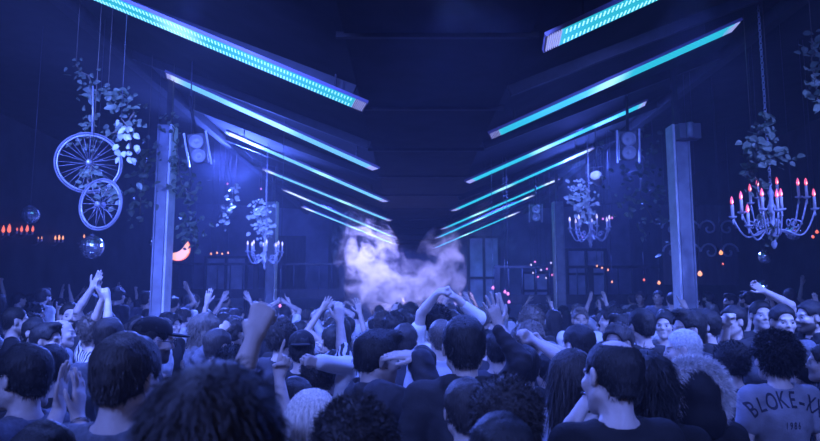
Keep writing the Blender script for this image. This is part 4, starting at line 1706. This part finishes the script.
hero(466, 377, 2.6, 10, 'person with close-cropped dark hair right in front of the tall man in the dark jacket', hair='short', hc='brown', cloth='tee', cc='charcoal', strands=2500)
hero(505, 376, 2.0, -8, 'person with thick tousled brown hair, before the arm in the dark sleeve', hair='messy', am=.005, up=.25, hc='brown', strands=4500, cloth='tee', cc='charcoal')
hero(500, 411, 1.85, 15, 'person with smooth dark hair cut off by the bottom edge, pale shoulder', hair='short', hc='black', strands=4000, cloth='tee', cc='denim')
hero(568, 349, 3.0, -55, 'woman with long straight dark hair in a pale tank top, bracelet on her wrist', hair='long', strands=3500, hc='brown', female=True, cloth='tank', cc='pale', look=(0, 14, 0),
     R=dict(px=(592, 392, 2.75), epx=(556, 428, 2.6), pose='relax', n=(0, 0, -1)), L=dict(px=(600, 392, 3.1), epx=(585, 420, 3.2), pose='relax', n=(0, 0, -1)), bracelet='R')
hero(612, 338, 2.35, 15, 'man with a bald patch in the dark hair, broad black t-shirt, seen from behind', hair='balding', strands=2500, cloth='tee', cc='black', look=(12, 8, 8), fat=1.12)
hero(651, 350, 2.75, -20, 'woman with long dark hair beside the man with the bald patch', hair='wavy', strands=3500, female=True, cloth='tee', cc='black', look=(0, 10, -8))
hero(685, 329, 4.3, 75, 'man with cropped bleached hair turned sideways, pale t-shirt', hair='buzz', hc='grey', cloth='tee', cc='white', look=(0, 6, 0), eyes=1)
hero(774, 331, 3.8, 6, 'man in the grey t-shirt with arched lettering on its back, curly dark hair', hair='curly', strands=5500, slen=.03, cloth='tee', cc='grey', fat=1.08, look=(12, 0, 0))
hero(730, 341, 4.3, 10, 'person with tousled dark hair between the fur-trimmed hood and the lettered t-shirt', hair='messy', strands=2000, cloth='tee', cc='black')
hero(781, 304, 5.7, 172, 'round-faced man facing the camera in a pale blue t-shirt', hair='short', cloth='tee', cc='denim', eyes=1, skin=0, look=(0, 4, 0), fat=1.1)
hero(801, 354, 4.5, 30, 'person with dark hair behind the shoulder of the lettered t-shirt', hair='short', cloth='tee', cc='charcoal', strands=1500)
hero(826, 342, 4.2, 60, 'dark-haired person cut by the right edge', hair='short', cloth='jacket', cc='navy', strands=1500)
hero(51, 344, 3.7, 15, 'dark-haired person before whom two clapping hands are raised', hair='short', strands=2500, cloth='tee', cc='charcoal', look=(0, 10, 0))
hero(45, 420, 1.95, -5, 'person at the lower left corner, bare forearms up and palms pressed together', hair='short', cloth='tee', cc='navy', fat=1.1,
     R=dict(px=(76, 401, 2.35), epx=(88, 452, 2.2), pose='open', n=(-1, .1, 0), hd=(-.05, .1, 1), hs=1.0), L=dict(px=(68, 396, 2.42), epx=(52, 450, 2.3), pose='open', n=(1, 0, 0), hd=(.0, .1, 1), hs=1.0), bracelet='R')
hero(110, 317, 4.4, 10, 'dark-haired man seen from behind, standing before the cap wearer', hair='short', strands=1500, hc='brown', cloth='tee', cc='denim')
hero(150, 316, 4.0, -60, 'man in a dark baseball cap and glasses turned to the right', hair='short', hat='cap', glasses=1, cloth='tee', cc='navy', look=(0, 8, 0), eyes=1, beard=1)
hero(205, 313, 5.6, -65, 'long-haired person in profile with a hand at the mouth', hair='wavy', hc='light', cloth='hoodie', cc='denim', look=(0, 4, 0), female=True, eyes=1,
     R=dict(px=(221, 333, 5.2), epx=(207, 352, 5.0), pose='fist', n=(0, 1, 0)))
hero(296, 376, 3.2, -5, 'person raising one hand with a pointing finger, left of the blonde one', hair='short', cloth='tee', cc='black',
     L=dict(px=(279, 377, 3.05), epx=(282, 428, 3.05), pose='point', n=(.4, -.8, .3), hd=(.25, .1, .95), hs=1.05))
hero(302, 330, 4.6, 5, 'man in a dark flat cap seen from behind, next to the raised fist', hair='short', hat='cap_back', cloth='tee', cc='charcoal')
hero(282, 320, 5.2, -30, 'person with glossy brown hair right of the raised fist', hair='messy', hc='brown', cloth='tee', cc='navy')
hero(437, 304, 5.6, -5, 'dark-haired person with both arms looped overhead, fist above the smoke', hair='messy', cloth='tee', cc='white',
     L=dict(px=(437, 294, 5.3), epx=(420, 318, 5.5), pose='fist', n=(1, 0, 0), hd=(.9, 0, .5)), R=dict(px=(456, 298, 5.4), epx=(472, 322, 5.5), pose='relax', n=(-1, 0, 0), sleeve=1.6))
hero(441, 319, 4.9, 0, 'person with a smooth round head in a pale shirt below the looped arms', hair='buzz', hc='light', cloth='tee', cc='pale', fat=1.1)
hero(524, 345, 3.85, 5, 'person in a dark long sleeve reaching an open hand high up', hair='short', cloth='jacket', cc='charcoal',
     L=dict(px=(499, 326, 3.8), epx=(513, 368, 3.75), pose='spread', n=(-.2, 1, 0), hd=(-.30, 0, 1), hs=1.1, sleeve=1.85))
hero(578, 324, 4.4, 40, 'dark-haired person in a pale t-shirt gripping their own raised wrist', hair='short', cloth='tee', cc='white', strands=1200,
     L=dict(px=(534, 341, 4.2), epx=(556, 350, 4.0), pose='fist', n=(0, -1, 0), sleeve=.5), R=dict(px=(541, 343, 4.4), epx=(568, 351, 4.1), pose='grip', n=(0, -1, 0), sleeve=.5))
hero(548, 352, 4.4, 20, 'person in a white vest behind the woman with the long hair', hair='short', cloth='tank', cc='white')
hero(642, 308, 5.4, 20, 'short-haired man with a bare neck seen from behind on the right', hair='short', cloth='tee', cc='charcoal', look=(0, 5, 0), strands=1200)
hero(664, 311, 6.6, 150, 'smiling person in a pale shirt facing the camera, left of the bleached hair', hair='short', cloth='tee', cc='grey', eyes=1)
hero(628, 313, 6.6, 160, 'woman with dark hair facing the camera, between two backs', hair='long', female=True, cloth='tee', cc='black', eyes=1)
hero(611, 306, 7.2, 80, 'person in a white shirt turned left with dark hair', hair='messy', cloth='tee', cc='white')
hero(688, 309, 4.9, 100, 'man with full dark hair looking left behind the bleached-haired man', hair='quiff', cloth='tee', cc='navy', eyes=1)
hero(706, 308, 5.6, 60, 'dark-haired man in a dark shirt in profile right of the big post', hair='quiff', cloth='shirt', cc='black', look=(20, 5, 0), eyes=1, beard=1)
hero(733, 305, 6.0, 110, 'dark-haired person in profile with hands clasped before the chin', hair='short', cloth='tee', cc='charcoal', eyes=1,
     L=dict(px=(727, 325, 5.6), epx=(718, 345, 5.7), pose='fist', n=(1, 0, 0)), R=dict(px=(724, 322, 5.6), epx=(735, 345, 5.5), pose='fist', n=(-1, 0, 0)))
hero(760, 300, 6.6, 170, 'dark-haired man with one bent arm thrown up beside his head', hair='short', cloth='tee', cc='charcoal', eyes=1,
     L=dict(px=(764, 291, 6.5), epx=(774, 300, 6.5), pose='relax', n=(0, -1, 0), hd=(-.8, 0, .5)))
hero(810, 300, 5.8, 95, 'bearded man in profile at the right edge looking left', hair='short', cloth='jacket', cc='black', eyes=1, beard=1)
hero(62, 319, 6.2, -80, 'shaven-headed man in profile looking right, left part of the crowd', hair='bald', cloth='tee', cc='pale', eyes=1)
hero(36, 317, 6.0, -110, 'dark-haired man with a moustache looking right, below the far candles', hair='short', cloth='tee', cc='charcoal', eyes=1, beard=1)
hero(16, 307, 6.6, -60, 'short-haired man in profile near the left edge', hair='buzz', cloth='tee', cc='black', eyes=1)
hero(96, 313, 5.6, -30, 'person in a striped top stretching both arms overhead', hair='messy', hc='light', cloth='tee', cc='striped', female=True,
     L=dict(px=(103, 297, 5.5), epx=(100, 312, 5.4), pose='relax', n=(1, 0, 0), hd=(-.5, 0, .8)), R=dict(px=(108, 299, 5.5), epx=(108, 316, 5.4), pose='fist', n=(-1, 0, 0)))
hero(71, 302, 7.0, -150, 'person with a dark beard facing the camera, one arm raised to the right', hair='short', cloth='tee', cc='navy', beard=1, eyes=1,
     L=dict(px=(92, 288, 6.9), epx=(80, 306, 6.9), pose='open', n=(0, -1, 0)))
hero(676, 374, 3.5, 30, 'dark-haired person in the gap left of the fur-trimmed hood', hair='messy', cloth='tee', cc='charcoal')
hero(28, 352, 3.0, -20, 'person in a dark top behind the profile at the left edge', hair='short', cloth='tee', cc='charcoal', size=None)
hero(232, 345, 4.0, 0, 'dark-haired person partly hidden by the bushy hair in front', hair='messy', cloth='tee', cc='navy')
hero(334, 350, 4.2, -12, 'person raising an arm in a pale patterned sleeve, left of the hooded man', hair='short', cloth='shirt', cc='striped',
     R=dict(px=(340, 322, 4.15), epx=(342, 350, 4.1), pose='relax', n=(0, 1, 0)))
hero(318, 355, 3.95, 5, 'person lifting a white-sleeved elbow above the blonde head', hair='messy', cloth='shirt', cc='white', hc='brown',
     R=dict(px=(318, 362, 3.7), epx=(324, 350, 3.7), pose='fist', n=(0, 1, 0)))
hero(405, 323, 5.0, 0, 'person with short brown hair between the shading man and the looped arms', hair='short', hc='brown', cloth='tee', cc='navy')
hero(422, 345, 4.1, -8, 'dark-haired person just left of the tall man in the dark jacket', hair='short', cloth='tee', cc='charcoal')
hero(394, 312, 6.2, 8, 'dark-haired person seen from behind under the smoke', hair='messy', cloth='tee', cc='black')
hero(530, 306, 6.0, 10, 'person with light hair right of the open reaching hand', hair='messy', hc='light', cloth='tee', cc='denim')
hero(497, 330, 4.6, -4, 'dark-haired person behind the dark-sleeved arm', hair='short', cloth='tee', cc='navy')

# ---- fur-trimmed hood, seen from behind
root, objs, parts = hero(692, 367, 3.15, 4, 'person in a dark parka with the pale fur-trimmed hood up', hair='short', cloth='jacket', cc='black', fat=.95)
sp = parts['_']
Hh = np.array(sp['H'])
f = Field()
f.ell(Hh + (0, -.025, .02), (.118, .130, .125), .02)
f.cone(Hh + (-.03, -.06, -.11), Hh + (.03, -.06, -.11), .105, .105, .04)


def hoodpost(fd, X, Y, Z):
    fd = fd + wob(X, Y, Z, 34, 4) * .006
    k0 = np.sqrt(((X - Hh[0]) / .075) ** 2 + ((Y - Hh[1] - .14) / .13) ** 2 + ((Z - Hh[2]) / .11) ** 2)
    return np.maximum(fd, -(k0 - 1) * .07)


P, Q = f.mesh(.010, hoodpost)
o = bpy.data.objects.new('hood', np_mesh('hood', P, Q))
o.data.materials.append(CLOTH['black'])
COL.objects.link(o)
o.parent = root
f = Field()
prev = None
for k in range(15):
    a = R(-50 + 280 * k / 14)
    p = Hh + np.array((math.cos(a) * .128, -.03 + .01 * math.sin(a), math.sin(a) * .122 + .02))
    if prev is not None:
        f.cone(prev, p, .040, .040, .01)
    prev = p
P, Q = f.mesh(.009)
P2, T2 = strands(P, Q, 11000, .052, .0016, (0, -.5, .1), np.random.default_rng(3), 1.0)
o = bpy.data.objects.new('fur_trim', mix_mesh('fur_trim', P, Q, P2, T2))
o.data.materials.append(M_FUR)
COL.objects.link(o)
o.parent = root
o['label'] = 'pale shaggy fur edge of the hood'

# ---- arched lettering on the t-shirt
lab = 'man in the grey t-shirt with arched lettering on its back, curly dark hair'
root, objs, parts, spec = HEROES[lab]
sm = objs['garment'].data
bm = bmesh.new()
bm.from_mesh(sm)
bvh = BVHTree.FromBMesh(bm)
bm.free()


def letter(ch, size, cx, cz, rot, squash=.62, bold=.012):
    cu = bpy.data.curves.new('letters', 'FONT')
    cu.body = ch
    cu.size = size
    cu.align_x = 'CENTER'
    cu.offset = bold * size
    ob = bpy.data.objects.new('letters', cu)
    COL.objects.link(ob)
    me = bpy.data.meshes.new_from_object(ob.evaluated_get(bpy.context.evaluated_depsgraph_get()))
    b = bmesh.new()
    b.from_mesh(me)
    bpy.data.objects.remove(ob)
    bpy.data.curves.remove(cu)
    bmesh.ops.triangulate(b, faces=b.faces[:])
    for _ in range(3):
        long_e = [e for e in b.edges if e.calc_length() > size * .12]
        if long_e:
            bmesh.ops.subdivide_edges(b, edges=long_e, cuts=1)
            bmesh.ops.triangulate(b, faces=b.faces[:])
    for v in b.verts:
        x, z = v.co.x * (1.15 if ch == '-' else squash), v.co.y
        c_, s_ = math.cos(rot), math.sin(rot)
        X, Z = cx + x * c_ - z * s_, cz + x * s_ + z * c_
        hit = bvh.ray_cast(Vector((X, -.6, Z)), Vector((0, 1, 0)))
        v.co = (X, (hit[0].y if hit[0] else -.1) - .0025, Z)
    link('letter' if ch.isalpha() else ('hyphen' if ch == '-' else 'numeral'), b, M_INK, objs['garment'], smooth=False)


bpy.context.view_layer.update()
txt = 'BLOKE-XX'
arc = .36
ang0, ang1 = R(30), R(-30)
for i, ch in enumerate(txt):
    a = ang0 + (ang1 - ang0) * i / (len(txt) - 1)
    letter(ch, .128, math.sin(-a) * arc - .012, 1.0 + math.cos(a) * arc, a)
for i, ch in enumerate('1986'):
    letter(ch, .055, -.030 + i * .024 - .012, 1.245, 0, .58)

print('heroes done', round(time.time() - T0, 1))

# ------------------------------------------------------------------ the rest of the crowd: a dozen kinds copied one by one
A_UP = lambda x, y, z, pose='open', **k: dict(to=(x, y, z), pose=pose, n=(0, 1, 0), **k)
KINDS = [
    ('short-haired person', dict(hair='short', cloth='tee'), 'arms down'),
    ('tousled-haired person', dict(hair='messy', cloth='shirt'), 'arms down'),
    ('long-haired woman', dict(hair='long', cloth='tee', female=True), 'arms down'),
    ('short-haired person', dict(hair='short', cloth='tee', L=A_UP(-.22, .10, 1.86), R=A_UP(.22, .10, 1.86)), 'both arms up'),
    ('tousled-haired person', dict(hair='messy', cloth='tee', R=A_UP(.24, .15, 1.88, 'fist')), 'one fist up'),
    ('long-haired woman', dict(hair='long', cloth='tank', female=True, L=A_UP(-.20, .05, 1.84, 'spread'), R=A_UP(.30, .15, 1.80, 'spread')), 'both arms up'),
    ('capped person', dict(hair='short', hat='cap', cloth='tee', R=A_UP(.20, .25, 1.80, 'point')), 'one arm pointing up'),
    ('curly-haired person', dict(hair='curly', cloth='tee'), 'arms down'),
    ('bearded person', dict(hair='quiff', cloth='hoodie', beard=1), 'arms down'),
    ('shaven-headed person', dict(hair='buzz', cloth='tee', L=A_UP(-.10, .10, 1.80, 'fist', pole=(-1, .2, 0)), R=A_UP(.06, .12, 1.80, 'fist', pole=(1, .2, 0))), 'hands joined overhead'),
    ('bun-haired woman', dict(hair='bun', cloth='tee', female=True, R=A_UP(.10, .28, 1.50, 'relax')), 'arms down'),
    ('short-haired person', dict(hair='short', cloth='tee', L=A_UP(-.16, .20, 1.78, 'horns')), 'one arm up'),
    ('long-haired woman', dict(hair='wavy', cloth='tee', female=True, L=A_UP(-.28, .05, 1.90)), 'one arm up'),
]
PROTO = []
for i, (nm, sp_, arms_) in enumerate(KINDS):
    sp_ = dict(sp_, vox=.0095, cvox=.015, hvox=.010, seed=40 + i, strands=900, swid=.002)
    PROTO.append((nm, sp_, arms_, build_parts(sp_)))
rg = random.Random(12)
crowd = []
y = 3.9
while y < 17.5:
    near = y < 8.5
    step = .60 if near else .80
    half = .635 * y + .3
    x = -half + rg.uniform(0, .4)
    while x < half:
        X, Y = x + rg.uniform(-.12, .12), y + rg.uniform(-.16, .16)
        x += step
        if any((X - a) ** 2 + (Y - b) ** 2 < .215 for a, b in PLACED):
            continue
        if any((X - p_[0]) ** 2 + (Y - p_[1]) ** 2 < .2 for p_ in posts):
            continue
        if abs(X) > 8.2:
            continue
        crowd.append((X, Y))
        PLACED.append((X, Y))
    y += .58 if near else 1.0
print('crowd', len(crowd))
HCS = ['black', 'black', 'brown', 'brown', 'light', 'black']
CCS = ['black', 'charcoal', 'navy', 'denim', 'pale', 'charcoal', 'white', 'grey', 'pale', 'black', 'white']
CNAME = {'black': 'black', 'charcoal': 'charcoal', 'navy': 'navy', 'denim': 'blue', 'pale': 'pale', 'white': 'white', 'grey': 'grey'}
recs = []
for X, Y in crowd:
    px = 410 + X / Y * F
    w = [3.4, 3, 2.2, .7, .5, .5, .4, 1.7, 1.6, .3, 1.3, .6, .6]
    if Y < 5.2:
        w = [4, 3, 2, 0, 0, 0, 0, 2, 1, 0, 1, 0, 0]
    k = rg.choices(range(13), w)[0]
    if px > 560:
        rz = rg.choice([rg.uniform(20, 110), rg.uniform(100, 190), rg.uniform(-20, 40)])
    elif px < 240:
        rz = rg.choice([-rg.uniform(20, 110), rg.uniform(-40, 20)])
    else:
        rz = rg.uniform(-35, 35)
    s = rg.uniform(.955, 1.045) * (.96 if KINDS[k][1].get('female') else 1)
    if rg.random() < .3 and Y > 7:
        s += .03
    if Y < 5.5:
        s = min(s, .985)
    recs.append(dict(X=X, Y=Y, px=px, k=k, rz=rz, s=s, hc=rg.choice(HCS), cc=rg.choice(CCS), skin=rg.randrange(3)))


def zone(r_):
    px, Y = r_['px'], r_['Y']
    row = 'front' if Y < 6.3 else ('middle' if Y < 9.6 else 'back')
    if px < 120: z_ = 'below wheels'
    elif px < 215: z_ = 'by left post'
    elif px < 330: z_ = 'by slim left post'
    elif px < 480: z_ = 'below the smoke'
    elif px < 600: z_ = 'by slim right post'
    elif px < 700: z_ = 'by big post'
    else: z_ = 'below chandelier'
    return row, z_


groups = {}
for r_ in recs:
    nm, sp_, arms_, parts = PROTO[r_['k']]
    row, z_ = zone(r_)
    r_['key'] = (nm, CNAME[r_['cc']], arms_, row, z_)
    groups.setdefault(r_['key'], []).append(r_)
WORD = ['first', 'second', 'third', 'fourth', 'fifth', 'sixth', 'seventh', 'eighth']
for key, rs in groups.items():
    nm, cn, arms_, row, z_ = key
    rs.sort(key=lambda q: q['px'])
    for i, r_ in enumerate(rs):
        lab = '%s, %s top, %s, %s row %s' % (nm, cn, arms_, row, z_)
        if len(rs) > 1:
            lab += ', %s from left' % WORD[i]
        r_['label'] = lab
for r_ in recs:
    nm, sp_, arms_, parts = PROTO[r_['k']]
    sp2 = dict(sp_, cc=r_['cc'], hc=r_['hc'], skin=r_['skin'], seed=r_['k'] + int(r_['X'] * 10), hatc='charcoal')
    pz = .28 if any(a < r_['X'] < b and c < r_['Y'] < d for a, b, c, d in PLAT) else 0
    assemble(parts, sp2, (r_['X'], r_['Y'], pz), R(r_['rz']), r_['s'], r_['label'], 'people in the %s rows of the crowd' % zone(r_)[0])
print('crowd done', round(time.time() - T0, 1))


# ------------------------------------------------------------------ smoke over the stage
def smoke_mat(name, dens, seed, scale=2.9):
    m = bpy.data.materials.new(name)
    m.use_nodes = True
    n = m.node_tree
    n.nodes.remove(n.nodes['Principled BSDF'])
    vsn = n.nodes.new('ShaderNodeVolumeScatter')
    vsn.inputs['Color'].default_value = (.92, .90, 1.0, 1)
    vsn.inputs['Anisotropy'].default_value = 0
    tc = n.nodes.new('ShaderNodeTexCoord')
    # Generated 0..1 over the plume; soft edge towards the hull
    mp = n.nodes.new('ShaderNodeVectorMath'); mp.operation = 'SUBTRACT'
    mp.inputs[1].default_value = (.5, .5, .5)
    n.links.new(tc.outputs['Generated'], mp.inputs[0])
    ln = n.nodes.new('ShaderNodeVectorMath'); ln.operation = 'LENGTH'
    no = n.nodes.new('ShaderNodeTexNoise')
    no.inputs['Scale'].default_value = scale
    no.inputs['Detail'].default_value = 7
    no.inputs['Roughness'].default_value = .62
    no.inputs['Distortion'].default_value = .6
    ad = n.nodes.new('ShaderNodeVectorMath'); ad.operation = 'ADD'
    ad.inputs[1].default_value = (seed, seed * 2, 0)
    n.links.new(tc.outputs['Object'], ad.inputs[0])
    n.links.new(ad.outputs[0], no.inputs['Vector'])
    n.links.new(mp.outputs[0], ln.inputs[0])
    # fall = 1 - r/0.5 ; density = clamp(noise*1.. + fall - t)
    m1 = n.nodes.new('ShaderNodeMath'); m1.operation = 'MULTIPLY_ADD'
    m1.inputs[1].default_value = -2.0
    m1.inputs[2].default_value = .95
    n.links.new(ln.outputs['Value'], m1.inputs[0])
    m2 = n.nodes.new('ShaderNodeMath'); m2.operation = 'MULTIPLY_ADD'
    m2.inputs[1].default_value = 7.0
    m2.inputs[2].default_value = -3.75
    n.links.new(no.outputs['Fac'], m2.inputs[0])
    m3 = n.nodes.new('ShaderNodeMath'); m3.operation = 'ADD'
    n.links.new(m1.outputs[0], m3.inputs[0])
    n.links.new(m2.outputs[0], m3.inputs[1])
    m4 = n.nodes.new('ShaderNodeMath'); m4.operation = 'MULTIPLY'; m4.use_clamp = False
    cl = n.nodes.new('ShaderNodeClamp')
    n.links.new(m3.outputs[0], cl.inputs['Value'])
    n.links.new(cl.outputs[0], m4.inputs[0])
    m4.inputs[1].default_value = dens
    n.links.new(m4.outputs[0], vsn.inputs['Density'])
    n.links.new(vsn.outputs[0], n.nodes['Material Output'].inputs['Volume'])
    return m


def plume(c, r3, tilt, dens, seed, label):
    bm = bmesh.new()
    bmesh.ops.create_icosphere(bm, subdivisions=3, radius=1)
    bmesh.ops.scale(bm, vec=r3, verts=bm.verts[:])
    o = link('smoke_plume', bm, smoke_mat('smoke', dens, seed))
    o.location = c
    o.rotation_euler = (0, tilt, 0)
    tag(o, label, 'smoke', 'smoke over the stage', 'stuff')
    return o


plume(pix(370, 262, 15.6), (.85, .7, 1.35), R(-22), 2.4, 1.3, 'pale smoke plume leaning left, rising from the stage between the light bars')
plume(pix(441, 268, 15.6), (.66, .6, 1.1), R(8), 1.7, 4.1, 'pale smoke plume rising at the right side of the stage')
plume(pix(407, 291, 15.4), (1.5, .7, .75), 0, 1.3, 7.7, 'low bank of smoke lying over the heads before the stage')
plume(pix(495, 238, 16.0), (.60, .4, .36), R(10), .8, 9.2, 'thin wisp of smoke under the tips of the right light bars')
print('done', round(time.time() - T0, 1))
